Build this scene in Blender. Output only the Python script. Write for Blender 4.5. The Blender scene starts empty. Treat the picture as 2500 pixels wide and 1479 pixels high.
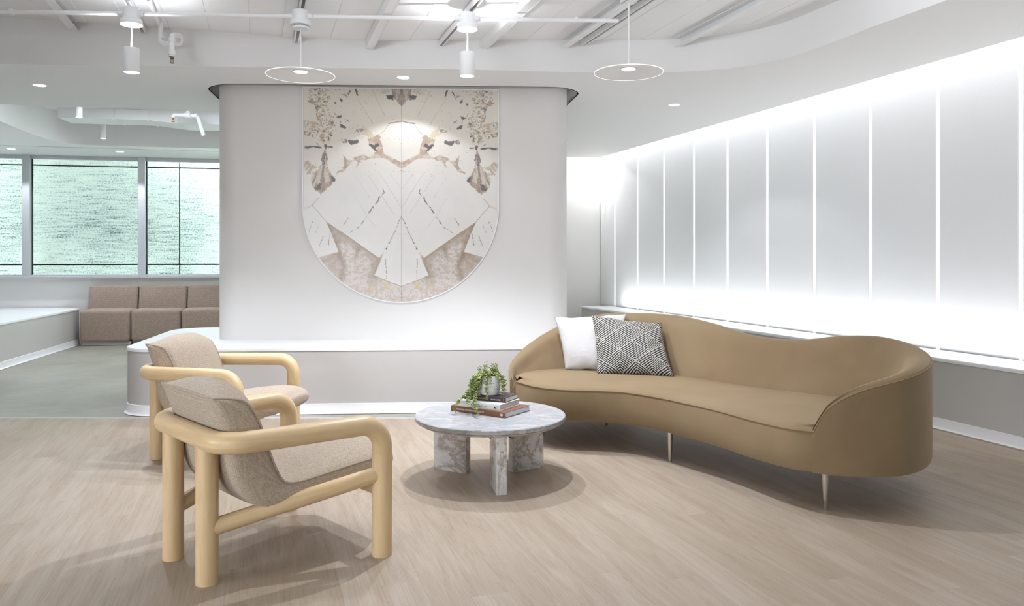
import bpy, bmesh, math, random
import numpy as np
from mathutils import Vector, Matrix
random.seed(7); np.random.seed(7)
S = bpy.context.scene
COL = S.collection
PI = math.pi

# ------------------------------------------------------------------ camera, world, lights, exposure
CAMH = 1.28
FPX, CX, CY = 1880.0, 1250.0, 629.0
cam_d = bpy.data.cameras.new('camera'); cam = bpy.data.objects.new('camera', cam_d); COL.objects.link(cam)
cam.location = (0, 0, CAMH); cam.rotation_euler = (PI/2, 0, 0)
cam_d.sensor_width = 36; cam_d.lens = 36*FPX/2500; cam_d.shift_y = -(739.5-CY)/2500; cam_d.clip_end = 200
S.camera = cam
S.view_settings.view_transform = 'Standard'; S.view_settings.look = 'None'
S.view_settings.gamma = 1; S.view_settings.use_curve_mapping = False
S.view_settings.exposure = 0.56
W = bpy.data.worlds.new('world'); S.world = W; W.use_nodes = True
W.node_tree.nodes['Background'].inputs[0].default_value = (0.86, 0.95, 1.0, 1)
W.node_tree.nodes['Background'].inputs[1].default_value = 16.0

def light(kind, name, loc, energy, color=(1, 1, 1), target=None, **kw):
    d = bpy.data.lights.new(name, kind); d.energy = energy; d.color = color
    for k, v in kw.items(): setattr(d, k, v)
    o = bpy.data.objects.new(name, d); COL.objects.link(o); o.location = loc
    if target is not None:
        o.rotation_euler = (Vector(target)-Vector(loc)).to_track_quat('-Z', 'Y').to_euler()
    return o
NEUT = (0.91, 0.96, 1.06)
# added fill lights without fixtures: above and behind the camera, and in the window pocket
CEIL = [((-2.4, 0.4), 1.0), ((-3.9, 3.4), 1.0), ((-0.4, 2.6), 1.5), ((0.0, -1.8), 5)]
for (x, y), e in CEIL:
    light('AREA', 'ceiling_luminaire', (x, y, 2.98), e, NEUT, (x, y+0.25, 0), shape='RECTANGLE', size=1.5, size_y=0.7)
# added upward fill that brightens the deck, no fixtures behind it
for x, y, e in ((-0.6, 4.1, 3), (1.7, 3.9, 5), (0.4, 0.6, 5)):
    light('AREA', 'indirect_luminaire', (x, y, 2.72), e, NEUT, (x, y+0.4, 3.2), shape='RECTANGLE', size=1.8, size_y=0.25, spread=math.radians(165))
for x, y, e in ((-3.9, 8.45, 30),):
    light('AREA', 'pocket_luminaire', (x, y, 3.1), e, NEUT, (x, y, 0), shape='RECTANGLE', size=1.6, size_y=0.5)  # unseen fill added to lift the window end of the room
# added soft fill from behind and left of the camera, no window there
light('AREA', 'window_daylight', (-2.8, -2.9, 1.3), 38, (0.93, 0.98, 1.06), (0.9, 5.0, 0.75), shape='RECTANGLE', size=2.2, size_y=1.5, spread=math.radians(110))
light('AREA', 'window_daylight', (-5.2, 0.2, 1.35), 15, (0.95, 0.98, 1.04), (1.3, 4.9, 0.35), shape='RECTANGLE', size=1.8, size_y=1.2, spread=math.radians(75))
# cove strips: along the panelled wall, and in the slot before the back wall
def cove(a, b, z, e, w=0.05, tilt=(0, 0)):
    a = Vector((*a, z)); b = Vector((*b, z)); m = (a+b)/2; d = (b-a)
    o = light('AREA', 'cove_light', m, e, (0.97, 0.985, 1.0), None, shape='RECTANGLE', size=d.length, size_y=w)
    o.rotation_euler = (0, 0, math.atan2(d.y, d.x))
    return o
wallx = lambda Y: 5.651-0.341*Y
softx = lambda Y: 5.389-0.342*Y
cove((wallx(1.0)-0.215, 1.0), (wallx(11.6)-0.215, 11.6), 3.075, 21)
u_ = cove((wallx(1.0)-0.12, 1.0), (wallx(11.6)-0.12, 11.6), 0.535, 26, 0.03); u_.rotation_euler.x = PI
cove((-0.3, 12.12), (1.25, 12.12), 3.0, 14)

# ------------------------------------------------------------------ helpers
def lin(c):
    c = [v/255 for v in c]
    return tuple(v/12.92 if v <= 0.04045 else ((v+0.055)/1.055)**2.4 for v in c)
class NT:
    def __init__(s, name):
        s.m = bpy.data.materials.new(name); s.m.use_nodes = True
        s.t = s.m.node_tree; s.b = s.t.nodes['Principled BSDF']; s.o = s.t.nodes['Material Output']
    def n(s, typ, ins=None, **kw):
        nd = s.t.nodes.new(typ)
        for k, v in kw.items(): setattr(nd, k, v)
        for k, v in (ins or {}).items(): s.put(nd.inputs[k], v)
        return nd
    def put(s, sock, v):
        if hasattr(v, 'is_output'): s.t.links.new(v, sock)
        else: sock.default_value = v
    def math(s, op, a, b=0.0, c=0.0):
        nd = s.n('ShaderNodeMath', operation=op); s.put(nd.inputs[0], a); s.put(nd.inputs[1], b); s.put(nd.inputs[2], c)
        return nd.outputs[0]
    def mix(s, f, a, b):
        nd = s.n('ShaderNodeMix', data_type='RGBA'); s.put(nd.inputs[0], f)
        s.put(nd.inputs[6], a if hasattr(a, 'is_output') else (*a, 1)); s.put(nd.inputs[7], b if hasattr(b, 'is_output') else (*b, 1))
        return nd.outputs[2]
    def ramp(s, f, stops):
        nd = s.n('ShaderNodeValToRGB'); s.put(nd.inputs[0], f); el = nd.color_ramp.elements
        while len(el) < len(stops): el.new(0.5)
        for e, (p, c) in zip(el, stops):
            e.position = p; e.color = (*c, 1) if len(c) == 3 else c
        return nd.outputs[0]
    def coord(s, which='Object', scale=(1, 1, 1), loc=None):
        tc = s.n('ShaderNodeTexCoord'); mp = s.n('ShaderNodeMapping'); s.t.links.new(tc.outputs[which], mp.inputs[0])
        mp.inputs[3].default_value = scale
        if loc is not None: s.put(mp.inputs[1], loc)
        return mp.outputs[0]
    def noise(s, v, scale, detail=3, rough=0.5, dist=0.0):
        nd = s.n('ShaderNodeTexNoise', {'Vector': v, 'Scale': scale, 'Detail': detail, 'Roughness': rough, 'Distortion': dist})
        return nd.outputs[0]
    def bump(s, h, strength=0.3, dist=0.002):
        nd = s.n('ShaderNodeBump', {'Height': h, 'Strength': strength, 'Distance': dist}); s.put(s.b.inputs['Normal'], nd.outputs[0])
    def set(s, **kw):
        for k, v in kw.items():
            k = k.replace('_', ' ')
            s.put(s.b.inputs[k], v if hasattr(v, 'is_output') or not isinstance(v, tuple) or len(v) != 3 else (*v, 1))
        return s
def paint(name, col, rough=0.55, bump=0.03, scale=220):
    k = NT(name); k.set(Base_Color=lin(col), Roughness=rough)
    v = k.coord('Object'); k.bump(k.noise(v, scale, 2), bump, 0.0006)
    return k.m
def emit(name, col, s):
    k = NT(name); k.set(Base_Color=(0.9, 0.9, 0.9), Emission_Color=col, Emission_Strength=s); return k.m

def link(name, me, mat=None, parent=None, smooth=None):
    o = bpy.data.objects.new(name, me); COL.objects.link(o)
    if mat is not None and not me.materials: me.materials.append(mat)
    if parent is not None: o.parent = parent
    if smooth is not None:
        for p in me.polygons: p.use_smooth = True
        if smooth < 180: me.set_sharp_from_angle(angle=math.radians(smooth))
    return o
def mesh(name, V, F, mat=None, parent=None, smooth=None, uv=None):
    me = bpy.data.meshes.new(name); me.from_pydata([tuple(v) for v in V], [], F); me.update()
    if uv is not None:
        l = me.uv_layers.new(name='UVMap')
        for lp in me.loops: l.data[lp.index].uv = uv[lp.vertex_index]
    return link(name, me, mat, parent, smooth)
def from_bm(name, bm, mat=None, parent=None, smooth=None):
    bmesh.ops.recalc_face_normals(bm, faces=bm.faces)
    me = bpy.data.meshes.new(name); bm.to_mesh(me); bm.free()
    return link(name, me, mat, parent, smooth)
def bbox(bm, lo, hi, bevel=0.0, seg=2, M=None):
    """a box, its edges rounded, added to bm"""
    t = bmesh.new(); bmesh.ops.create_cube(t, size=1)
    for v in t.verts: v.co = Vector([lo[i]+(v.co[i]+0.5)*(hi[i]-lo[i]) for i in range(3)])
    if bevel > 0: bmesh.ops.bevel(t, geom=list(t.edges), offset=bevel, segments=seg, affect='EDGES', profile=0.5)
    if M is not None: bmesh.ops.transform(t, matrix=M, verts=t.verts)
    me = bpy.data.meshes.new('tmp'); t.to_mesh(me); t.free(); bm.from_mesh(me); bpy.data.meshes.remove(me)
def box(name, lo, hi, mat, parent=None, bevel=0.0, seg=2, M=None, smooth=30):
    bm = bmesh.new(); bbox(bm, lo, hi, bevel, seg, M); return from_bm(name, bm, mat, parent, smooth)
def lathe(bm, prof, seg=32, c=(0, 0, 0)):
    """profile of (radius, z), closed on the axis where radius is 0"""
    rings = []
    for r, z in prof:
        if r < 1e-6: rings.append([bm.verts.new((c[0], c[1], c[2]+z))])
        else: rings.append([bm.verts.new((c[0]+r*math.cos(2*PI*i/seg), c[1]+r*math.sin(2*PI*i/seg), c[2]+z)) for i in range(seg)])
    for a, b in zip(rings, rings[1:]):
        for i in range(seg):
            j = (i+1) % seg
            if len(a) == 1 and len(b) > 1: bm.faces.new((a[0], b[i], b[j]))
            elif len(b) == 1 and len(a) > 1: bm.faces.new((a[i], a[j], b[0]))
            elif len(a) > 1: bm.faces.new((a[i], a[j], b[j], b[i]))
def lathed(name, prof, mat, parent=None, seg=32, c=(0, 0, 0), smooth=40):
    bm = bmesh.new(); lathe(bm, prof, seg, c); return from_bm(name, bm, mat, parent, smooth)
def tube_data(path, rad, seg=16, closed=False):
    P = [Vector(p) for p in path]; n = len(P)
    R = rad if isinstance(rad, (list, tuple)) else [rad]*n
    T = []
    for i in range(n):
        a = P[i-1] if (i > 0 or closed) else P[i]; b = P[(i+1) % n] if (i < n-1 or closed) else P[i]
        t = b-a
        T.append(t.normalized() if t.length > 1e-9 else (T[-1] if T else Vector((0, 0, 1))))
    up = Vector((0, 0, 1)) if abs(T[0].z) < 0.9 else Vector((1, 0, 0))
    N = (up-T[0]*up.dot(T[0])).normalized()
    V = []; F = []; UV = []; d = 0.0
    for i in range(n):
        if i:
            N = (N-T[i]*N.dot(T[i])).normalized(); d += (P[i]-P[i-1]).length
        B = T[i].cross(N)
        for k in range(seg):
            a = 2*PI*k/seg
            V.append(P[i]+(N*math.cos(a)+B*math.sin(a))*R[i]); UV.append((d, abs(k/seg-0.5)*2*PI*0.04))
    for i in range(n if closed else n-1):
        for k in range(seg):
            a = i*seg+k; b = i*seg+(k+1) % seg; j = ((i+1) % n)*seg
            F.append((a, b, j+(k+1) % seg, j+k))
    if not closed:
        F.append(tuple(reversed(range(seg)))); F.append(tuple((n-1)*seg+k for k in range(seg)))
    return V, F, UV
def tube(name, path, rad, mat, parent=None, seg=16, closed=False, smooth=50):
    V, F, UV = tube_data(path, rad, seg, closed); return mesh(name, V, F, mat, parent, smooth, UV)
def fillet(pts, radii, n=10):
    pts = [Vector(p) for p in pts]; out = [pts[0]]
    for i in range(1, len(pts)-1):
        p = pts[i]; a = (pts[i-1]-p).normalized(); b = (pts[i+1]-p).normalized(); r = radii[i-1]
        ang = a.angle(b); d = r/math.tan(ang/2); c = p+(a+b).normalized()*(r/math.sin(ang/2))
        s = p+a*d-c; e = p+b*d-c
        for k in range(n+1):
            t = k/n; th = s.angle(e)
            out.append(c+(s*math.sin((1-t)*th)+e*math.sin(t*th))/math.sin(th))
    out.append(pts[-1]); return out
def rod(a, b, r, rnd=0.02, n=4):
    """path and radii of a straight rod with softly rounded ends"""
    a = Vector(a); b = Vector(b); L = (b-a).length; d = (b-a).normalized(); P = []; R = []
    for k in range(n+1):
        t = PI/2*k/n; P.append(a+d*(rnd*(1-math.sin(t)))); R.append(r-rnd*(1-math.cos(PI/2-t)) if k < n else r)
    for q in (0.25, 0.5, 0.75): P.append(a+d*(rnd+(L-2*rnd)*q)); R.append(r)
    for k in range(n, -1, -1):
        t = PI/2*k/n; P.append(b-d*(rnd*(1-math.sin(t)))); R.append(r-rnd*(1-math.cos(PI/2-t)) if k < n else r)
    return P, R
def cat(K, n):
    """Catmull-Rom through the rows of K, n steps a span"""
    K = np.array(K, float); K2 = np.vstack([2*K[0]-K[1], K, 2*K[-1]-K[-2]]); out = []
    for i in range(1, len(K2)-2):
        p0, p1, p2, p3 = K2[i-1:i+3]
        for t in np.linspace(0, 1, n, endpoint=False):
            out.append(0.5*((2*p1)+(-p0+p2)*t+(2*p0-5*p1+4*p2-p3)*t*t+(-p0+3*p1-3*p2+p3)*t**3))
    out.append(K2[-2]); return np.array(out)
def resample(C, n, dims=2):
    C = np.array(C, float); d = np.r_[0, np.cumsum(np.linalg.norm(np.diff(C[:, :dims], axis=0), axis=1))]
    t = np.linspace(0, d[-1], n); return np.column_stack([np.interp(t, d, C[:, k]) for k in range(C.shape[1])])
def thing(name, label, cat_, loc=(0, 0, 0), rotz=0.0, group=None):
    o = bpy.data.objects.new(name, None); COL.objects.link(o); o.location = loc; o.rotation_euler = (0, 0, rotz); o.empty_display_size = 0.1
    return tag(o, label, cat_, group)
def tag(o, label, cat_, group=None):
    o['label'] = label; o['category'] = cat_
    if group: o['group'] = group
    return o
def struct(o):
    o['kind'] = 'structure'; return o
def dup(root, loc, rotz, label):
    r = root.copy(); COL.objects.link(r); r.location = loc; r.rotation_euler = (0, 0, rotz); r['label'] = label
    for ch in list(root.children):
        c = ch.copy(); COL.objects.link(c); c.parent = r
        for g in list(ch.children):
            d = g.copy(); COL.objects.link(d); d.parent = c
    return r
def holder(name):
    o = bpy.data.objects.new(name, None); COL.objects.link(o); return struct(o)
def prism(bm, outline, z0, z1, holes=()):
    """a flat slab with holes: caps by scan fill, sides by quads"""
    loops = [list(outline)]+[list(h) for h in holes]
    for z in (z0, z1):
        es = []
        for lp in loops:
            vs = [bm.verts.new((p[0], p[1], z)) for p in lp]
            es += [bm.edges.new((vs[i], vs[(i+1) % len(vs)])) for i in range(len(vs))]
        bmesh.ops.triangle_fill(bm, edges=es, use_beauty=True)
    for lp in loops:
        a = [bm.verts.new((p[0], p[1], z0)) for p in lp]; b = [bm.verts.new((p[0], p[1], z1)) for p in lp]; n = len(lp)
        for i in range(n):
            j = (i+1) % n; bm.faces.new((a[i], a[j], b[j], b[i]))
    bmesh.ops.remove_doubles(bm, verts=bm.verts, dist=1e-5)
def round_poly(C, r, n=10):
    C = [Vector((p[0], p[1], 0)) for p in C]; m = len(C); out = []
    for i in range(m):
        p = C[i]; a = (C[i-1]-p).normalized(); b = (C[(i+1) % m]-p).normalized(); rr = r[i] if isinstance(r, (list, tuple)) else r
        ang = a.angle(b); d = rr/math.tan(ang/2); c = p+(a+b).normalized()*(rr/math.sin(ang/2)); s = p+a*d-c; e = p+b*d-c; th = s.angle(e)
        for k in range(n+1):
            t = k/n; q = c+(s*math.sin((1-t)*th)+e*math.sin(t*th))/math.sin(th); out.append((q.x, q.y))
    return out
def offset(poly, d):
    """grow a counter-clockwise closed outline by d"""
    P = np.array(poly, float); n = len(P); out = []
    for i in range(n):
        t = P[(i+1) % n]-P[i-1]; t /= np.linalg.norm(t)+1e-12; out.append((P[i][0]+t[1]*d, P[i][1]-t[0]*d))
    return out
def ccw(p):
    a = sum(p[i-1][0]*p[i][1]-p[i][0]*p[i-1][1] for i in range(len(p)))
    return list(p) if a > 0 else list(reversed(p))
def text(name, body, size, mat, parent, M, width=None):
    c = bpy.data.curves.new('t', 'FONT'); c.body = body; c.size = size; c.extrude = 0.0002; c.resolution_u = 3
    t = bpy.data.objects.new('t', c); COL.objects.link(t); bpy.context.view_layer.update()
    me = bpy.data.meshes.new_from_object(t.evaluated_get(bpy.context.evaluated_depsgraph_get()))
    bpy.data.objects.remove(t); bpy.data.curves.remove(c); me.name = name
    xs = [v.co.x for v in me.vertices]; x0, x1 = min(xs), max(xs)
    k = 1.0 if width is None else width/(x1-x0)
    for v in me.vertices: v.co.x = (v.co.x-x0)*k
    me.transform(M); me.materials.clear()
    return link(name, me, mat, parent)

# ------------------------------------------------------------------ materials
M_WALL = paint('white_wall_paint', (232, 230, 227), 0.6)
M_COL = paint('warm_white_wall_paint', (226, 223, 219), 0.6)
M_SOFFIT = paint('soffit_paint', (236, 235, 234), 0.65)
M_DECK = paint('white_deck_paint', (243, 243, 243), 0.6, 0.15, 60)
M_TRIM = paint('white_trim_paint', (238, 237, 238), 0.4, 0.01)
M_TOP = paint('white_solid_surface', (238, 239, 240), 0.35, 0.005)
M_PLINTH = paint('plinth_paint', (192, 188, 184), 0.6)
M_METALW = paint('white_enamel', (236, 236, 236), 0.4, 0.01)
M_GREYIN = paint('dark_recess', (40, 40, 42), 0.7)
M_LENS = emit('lamp_lens', (1, 0.98, 0.95), 9.0)
M_EDGE_GLOW = emit('edge_lit_acrylic', (1, 0.99, 0.97), 0.5)  # weak emission added so the disc rim reads as a bright line
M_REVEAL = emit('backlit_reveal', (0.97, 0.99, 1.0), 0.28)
M_STRAY = emit('led_strip', (1, 1, 1), 6.0)  # glow standing in for stray light in the corner, not a lamp
k = NT('brushed_steel'); k.set(Base_Color=lin((206, 202, 196)), Metallic=1.0, Roughness=0.25); M_STEEL = k.m
k = NT('brass'); k.set(Base_Color=lin((130, 105, 80)), Metallic=1.0, Roughness=0.4); M_BRASS = k.m
k = NT('window_aluminium'); k.set(Base_Color=lin((205, 206, 210)), Metallic=0.3, Roughness=0.4); M_ALU = k.m

def mk_glass():
    k = NT('tinted_glass'); t = k.t
    tr = k.n('ShaderNodeBsdfTransparent', {'Color': (0.93, 0.98, 0.962, 1)})
    gl = k.n('ShaderNodeBsdfGlossy', {'Color': (0.9, 1, 0.97, 1), 'Roughness': 0.02})
    fr = k.n('ShaderNodeFresnel', {'IOR': 1.15})
    mx = k.n('ShaderNodeMixShader'); k.put(mx.inputs[0], fr.outputs[0]); k.put(mx.inputs[1], tr.outputs[0]); k.put(mx.inputs[2], gl.outputs[0])
    t.links.new(mx.outputs[0], k.o.inputs[0]); return k.m
M_GLASS = mk_glass()
def mk_outside():
    k = NT('rough_board_concrete'); v = k.coord('Object', (1, 1, 1)); vs = k.coord('Object', (0.35, 1, 5))
    n1 = k.noise(v, 38, 5, 0.72); n2 = k.noise(vs, 7, 4, 0.65); n3 = k.noise(v, 0.9, 3)
    h = k.math('ADD', k.math('MULTIPLY', n1, 0.65), k.math('MULTIPLY', n2, 0.5))
    h2 = k.math('ADD', h, k.math('MULTIPLY', n3, 0.25))
    c = k.ramp(h2, [(0.54, lin((100, 116, 122))), (0.62, lin((178, 190, 190))), (0.70, lin((232, 236, 230))), (0.9, lin((246, 247, 242)))])
    k.set(Base_Color=c, Roughness=0.95); k.bump(h, 0.9, 0.03); return k.m
M_OUT = mk_outside()
def mk_concrete():
    k = NT('sealed_concrete'); v = k.coord('Object', (1, 1, 1)); v2 = k.coord('Object', (0.8, 2.2, 1))
    a = k.noise(v, 1.1, 5, 0.6, 0.6); b = k.noise(v2, 9, 6, 0.7); c3 = k.noise(v2, 42, 4, 0.7)
    c = k.ramp(a, [(0.3, lin((130, 126, 115))), (0.52, lin((149, 146, 135))), (0.75, lin((164, 161, 150)))])
    c = k.mix(k.math('MULTIPLY', k.ramp(b, [(0.4, (0, 0, 0)), (0.7, (1, 1, 1))]), 0.35), c, lin((160, 152, 134)))
    c = k.mix(k.ramp(c3, [(0.66, (0, 0, 0)), (0.74, (0.7, 0.7, 0.7))]), c, lin((205, 203, 190)))
    k.set(Base_Color=c, Roughness=k.ramp(b, [(0.2, (0.28, 0.28, 0.28)), (0.8, (0.5, 0.5, 0.5))])); k.bump(c3, 0.08, 0.002); return k.m
M_CONC = mk_concrete()
def mk_plank():
    k = NT('pale_oak_plank'); oi = k.n('ShaderNodeObjectInfo'); r = oi.outputs['Random']
    sh = k.n('ShaderNodeCombineXYZ'); k.put(sh.inputs[0], k.math('MULTIPLY', r, 37.0)); k.put(sh.inputs[1], k.math('MULTIPLY', r, 91.0)); k.put(sh.inputs[2], k.math('MULTIPLY', r, 53.0))
    v = k.coord('Object', (1, 1, 1), sh.outputs[0])
    def st(sx, sy):
        m = k.n('ShaderNodeMapping'); k.t.links.new(v, m.inputs[0]); m.inputs[3].default_value = (sx, sy, 1); return m.outputs[0]
    a = k.noise(st(0.7, 7), 1.6, 4, 0.6, 1.2)      # broad flame figure
    b = k.noise(st(2.2, 90), 2.0, 4, 0.65, 0.3)    # fine streaks
    w = k.noise(st(1.0, 16), 1.4, 3, 0.5, 2.0)
    ring = k.math('ABSOLUTE', k.math('SUBTRACT', k.math('FRACT', k.math('MULTIPLY', w, 7.0)), 0.5))
    line = k.ramp(ring, [(0.0, (1, 1, 1)), (0.07, (0, 0, 0))])
    base = k.mix(r, lin((169, 154, 136)), lin((178, 164, 148)))
    c = k.mix(k.ramp(a, [(0.38, (0, 0, 0)), (0.68, (0.55, 0.55, 0.55))]), base, lin((152, 131, 110)))
    c = k.mix(k.math('MULTIPLY', k.ramp(b, [(0.42, (0, 0, 0)), (0.75, (1, 1, 1))]), 0.42), c, lin((134, 117, 100)))
    c = k.mix(k.math('MULTIPLY', k.math('MULTIPLY', line, k.ramp(a, [(0.4, (0, 0, 0)), (0.6, (1, 1, 1))])), 0.4), c, lin((116, 100, 86)))
    k.set(Base_Color=c, Roughness=0.46); k.b.inputs['Specular IOR Level'].default_value = 0.35
    k.bump(b, 0.06, 0.001); return k.m
M_PLANK = mk_plank()
def mk_maple(name='pale_maple'):
    k = NT(name); tc = k.n('ShaderNodeTexCoord')
    def st(sx, sy):
        m = k.n('ShaderNodeMapping'); k.t.links.new(tc.outputs['UV'], m.inputs[0]); m.inputs[3].default_value = (sx, sy, 1); return m.outputs[0]
    a = k.noise(st(2.0, 22), 1.6, 4, 0.6, 1.0); b = k.noise(st(4, 160), 1.5, 3, 0.6)
    c = k.mix(k.ramp(a, [(0.35, (0, 0, 0)), (0.7, (1, 1, 1))]), lin((214, 188, 147)), lin((198, 169, 127)))
    c = k.mix(k.math('MULTIPLY', k.ramp(b, [(0.45, (0, 0, 0)), (0.75, (1, 1, 1))]), 0.3), c, lin((190, 158, 116)))
    k.set(Base_Color=c, Roughness=0.38); k.b.inputs['Specular IOR Level'].default_value = 0.4; return k.m
M_MAPLE = mk_maple()
def mk_weave(name, c1, c2, scale, bump=0.6):
    k = NT(name); v = k.coord('Object')
    vo = k.n('ShaderNodeTexVoronoi', {'Vector': v, 'Scale': scale, 'Randomness': 0.55}); d = vo.outputs['Distance']
    cell = k.n('ShaderNodeSeparateColor', {'Color': vo.outputs['Color']}).outputs[0]
    c = k.mix(cell, lin(c1), lin(c2))
    c = k.mix(k.ramp(d, [(0.25, (0, 0, 0)), (0.75, (0.6, 0.6, 0.6))]), c, tuple(x*0.45 for x in lin(c2)))
    k.set(Base_Color=c, Roughness=0.95); k.b.inputs['Specular IOR Level'].default_value = 0.1
    k.b.inputs['Sheen Weight'].default_value = 0.2
    k.bump(d, bump, -0.002); return k.m
M_TWEED = mk_weave('beige_tweed', (203, 189, 171), (178, 159, 139), 330)
M_TWEEDP = mk_weave('beige_tweed_piping', (190, 174, 156), (170, 152, 134), 420, 0.3)
M_BANQ = mk_weave('taupe_upholstery', (198, 179, 164), (166, 146, 133), 200, 0.4)
def mk_velvet():
    k = NT('camel_velvet'); v = k.coord('Object'); a = k.noise(v, 2.2, 3, 0.5, 0.5); b = k.noise(k.coord('Object', (40, 40, 400)), 1.5, 2)
    c = k.mix(k.ramp(a, [(0.35, (0, 0, 0)), (0.65, (1, 1, 1))]), lin((128, 108, 82)), lin((136, 117, 90)))
    c = k.mix(k.math('MULTIPLY', b, 0.18), c, lin((112, 90, 66)))
    k.set(Base_Color=c, Roughness=0.85); k.b.inputs['Specular IOR Level'].default_value = 0.15
    k.b.inputs['Sheen Weight'].default_value = 0.45; k.b.inputs['Sheen Roughness'].default_value = 0.4
    k.put(k.b.inputs['Sheen Tint'], (*lin((220, 200, 172)), 1)); k.bump(b, 0.05, 0.001); return k.m
M_VELVET = mk_velvet()
def mk_marble(name, browns):
    k = NT(name); oi = k.n('ShaderNodeObjectInfo')
    sh = k.n('ShaderNodeCombineXYZ'); k.put(sh.inputs[0], k.math('MULTIPLY', oi.outputs['Random'], 9.0)); k.put(sh.inputs[2], k.math('MULTIPLY', oi.outputs['Random'], 5.0))
    v = k.coord('Object', (1, 1, 1), sh.outputs[0])
    mp = k.n('ShaderNodeMapping'); k.t.links.new(v, mp.inputs[0]); mp.inputs[2].default_value = (0.5, 0.6, 0.5); mp.inputs[3].default_value = (1, 2.6, 1.6)
    sv = mp.outputs[0]
    a = k.noise(sv, 1.7 if browns else 3.4, 6, 0.62, 1.6); b = k.noise(sv, 4.5 if browns else 7, 7, 0.7, 1.0); f = k.noise(v, 60, 4, 0.7)
    c = k.ramp(b, [(0.3, lin((140, 143, 149))), (0.5, lin((174, 175, 177))), (0.7, lin((190, 190, 190)))] if not browns else [(0.3, lin((188, 188, 192))), (0.5, lin((222, 221, 221))), (0.7, lin((236, 234, 232)))])
    if browns:
        vein = k.ramp(k.math('ABSOLUTE', k.math('SUBTRACT', a, 0.52)), [(0.0, (1, 1, 1)), (0.018, (0.8, 0.8, 0.8)), (0.04, (0, 0, 0))])
        c = k.mix(k.math('MULTIPLY', vein, k.ramp(f, [(0.3, (0.35, 0.35, 0.35)), (0.6, (0.75, 0.75, 0.75))])), c, lin((146, 124, 104)))
        v2 = k.ramp(k.math('ABSOLUTE', k.math('SUBTRACT', b, 0.56)), [(0.0, (0.5, 0.5, 0.5)), (0.02, (0, 0, 0))])
        c = k.mix(v2, c, lin((120, 98, 86)))
    else:
        vein = k.ramp(k.math('ABSOLUTE', k.math('SUBTRACT', b, 0.5)), [(0.0, (0.8, 0.8, 0.8)), (0.035, (0, 0, 0))])
        c = k.mix(vein, c, lin((130, 124, 126)))
        v2 = k.ramp(a, [(0.60, (0, 0, 0)), (0.68, (0.45, 0.45, 0.45))]); c = k.mix(k.math('MULTIPLY', v2, k.ramp(f, [(0.4, (0, 0, 0)), (0.6, (1, 1, 1))])), c, lin((146, 126, 110)))
    k.set(Base_Color=c, Roughness=0.3); return k.m
M_MARBLE = mk_marble('white_marble', False); M_MARBLEB = mk_marble('brown_veined_marble', True)
k = NT('table_edge_stone'); v = k.coord('Object'); k.set(Base_Color=k.ramp(k.noise(v, 26, 5, 0.7, 1), [(0.35, lin((160, 150, 140))), (0.6, lin((214, 208, 198)))]), Roughness=0.6); M_EDGE = k.m
def mk_leather_panel():
    k = NT('grained_white_panel'); v = k.coord('Object'); n = k.noise(v, 95, 4, 0.6)
    k.set(Base_Color=lin((233, 234, 235)), Roughness=0.55); k.bump(n, 0.22, 0.003); return k.m
M_PANEL = mk_leather_panel()
k = NT('bookmatched_stone'); at = k.n('ShaderNodeAttribute', attribute_name='Col'); k.set(Base_Color=at.outputs['Color'], Roughness=0.3); M_STONE = k.m
def mk_white_cushion():
    k = NT('white_linen'); v = k.coord('Object'); n = k.noise(v, 9, 4, 0.6, 0.8); w = k.noise(k.coord('Object', (300, 300, 300)), 1, 2)
    k.set(Base_Color=k.mix(n, lin((180, 177, 175)), lin((194, 191, 189))), Roughness=0.95)
    k.bump(k.math('ADD', k.math('MULTIPLY', n, 1.0), k.math('MULTIPLY', w, 0.12)), 0.5, 0.012); return k.m
M_LINEN = mk_white_cushion()
def mk_chevron():
    k = NT('black_white_chevron_weave'); tc = k.n('ShaderNodeTexCoord'); sp = k.n('ShaderNodeSeparateXYZ'); k.t.links.new(tc.outputs['UV'], sp.inputs[0])
    w = k.n('ShaderNodeTexNoise', {'Vector': tc.outputs['UV'], 'Scale': 4.0, 'Detail': 2.0}).outputs[0]
    u = k.math('MULTIPLY', sp.outputs[0], 2.35); vv = k.math('ADD', k.math('MULTIPLY', sp.outputs[1], 2.75), k.math('MULTIPLY', w, 0.12))
    p = k.math('FRACT', k.math('ADD', k.math('ADD', vv, u), 10.2)); q = k.math('FRACT', k.math('ADD', k.math('SUBTRACT', vv, u), 10.7))
    d = k.math('MAXIMUM', p, q)
    s = k.math('FRACT', k.math('MULTIPLY', d, 10.0))
    c = k.ramp(s, [(0.53, lin((28, 28, 31))), (0.60, lin((184, 179, 170)))])
    k.set(Base_Color=c, Roughness=0.95); k.bump(s, 0.15, 0.002); return k.m
M_CHEV = mk_chevron()
k = NT('leaf_green'); g = k.n('ShaderNodeNewGeometry'); k.set(Base_Color=k.ramp(g.outputs['Random Per Island'], [(0.0, lin((98, 112, 58))), (0.5, lin((134, 146, 80))), (1.0, lin((172, 182, 112)))]), Roughness=0.45)
k.b.inputs['Subsurface Weight'].default_value = 0.0; M_LEAF = k.m
k = NT('stem_green'); k.set(Base_Color=lin((104, 120, 60)), Roughness=0.6); M_STEM = k.m
def mk_pot():
    k = NT('speckled_ceramic'); v = k.coord('Object'); n = k.noise(v, 75, 3, 0.6); n2 = k.noise(v, 30, 3, 0.6)
    c = k.mix(k.ramp(n, [(0.60, (0, 0, 0)), (0.66, (1, 1, 1))]), lin((226, 226, 222)), lin((150, 152, 152)))
    c = k.mix(k.ramp(n2, [(0.66, (0, 0, 0)), (0.70, (1, 1, 1))]), c, lin((120, 124, 126)))
    k.set(Base_Color=c, Roughness=0.7); k.bump(n, 0.2, -0.002); return k.m
M_POT = mk_pot()
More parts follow.
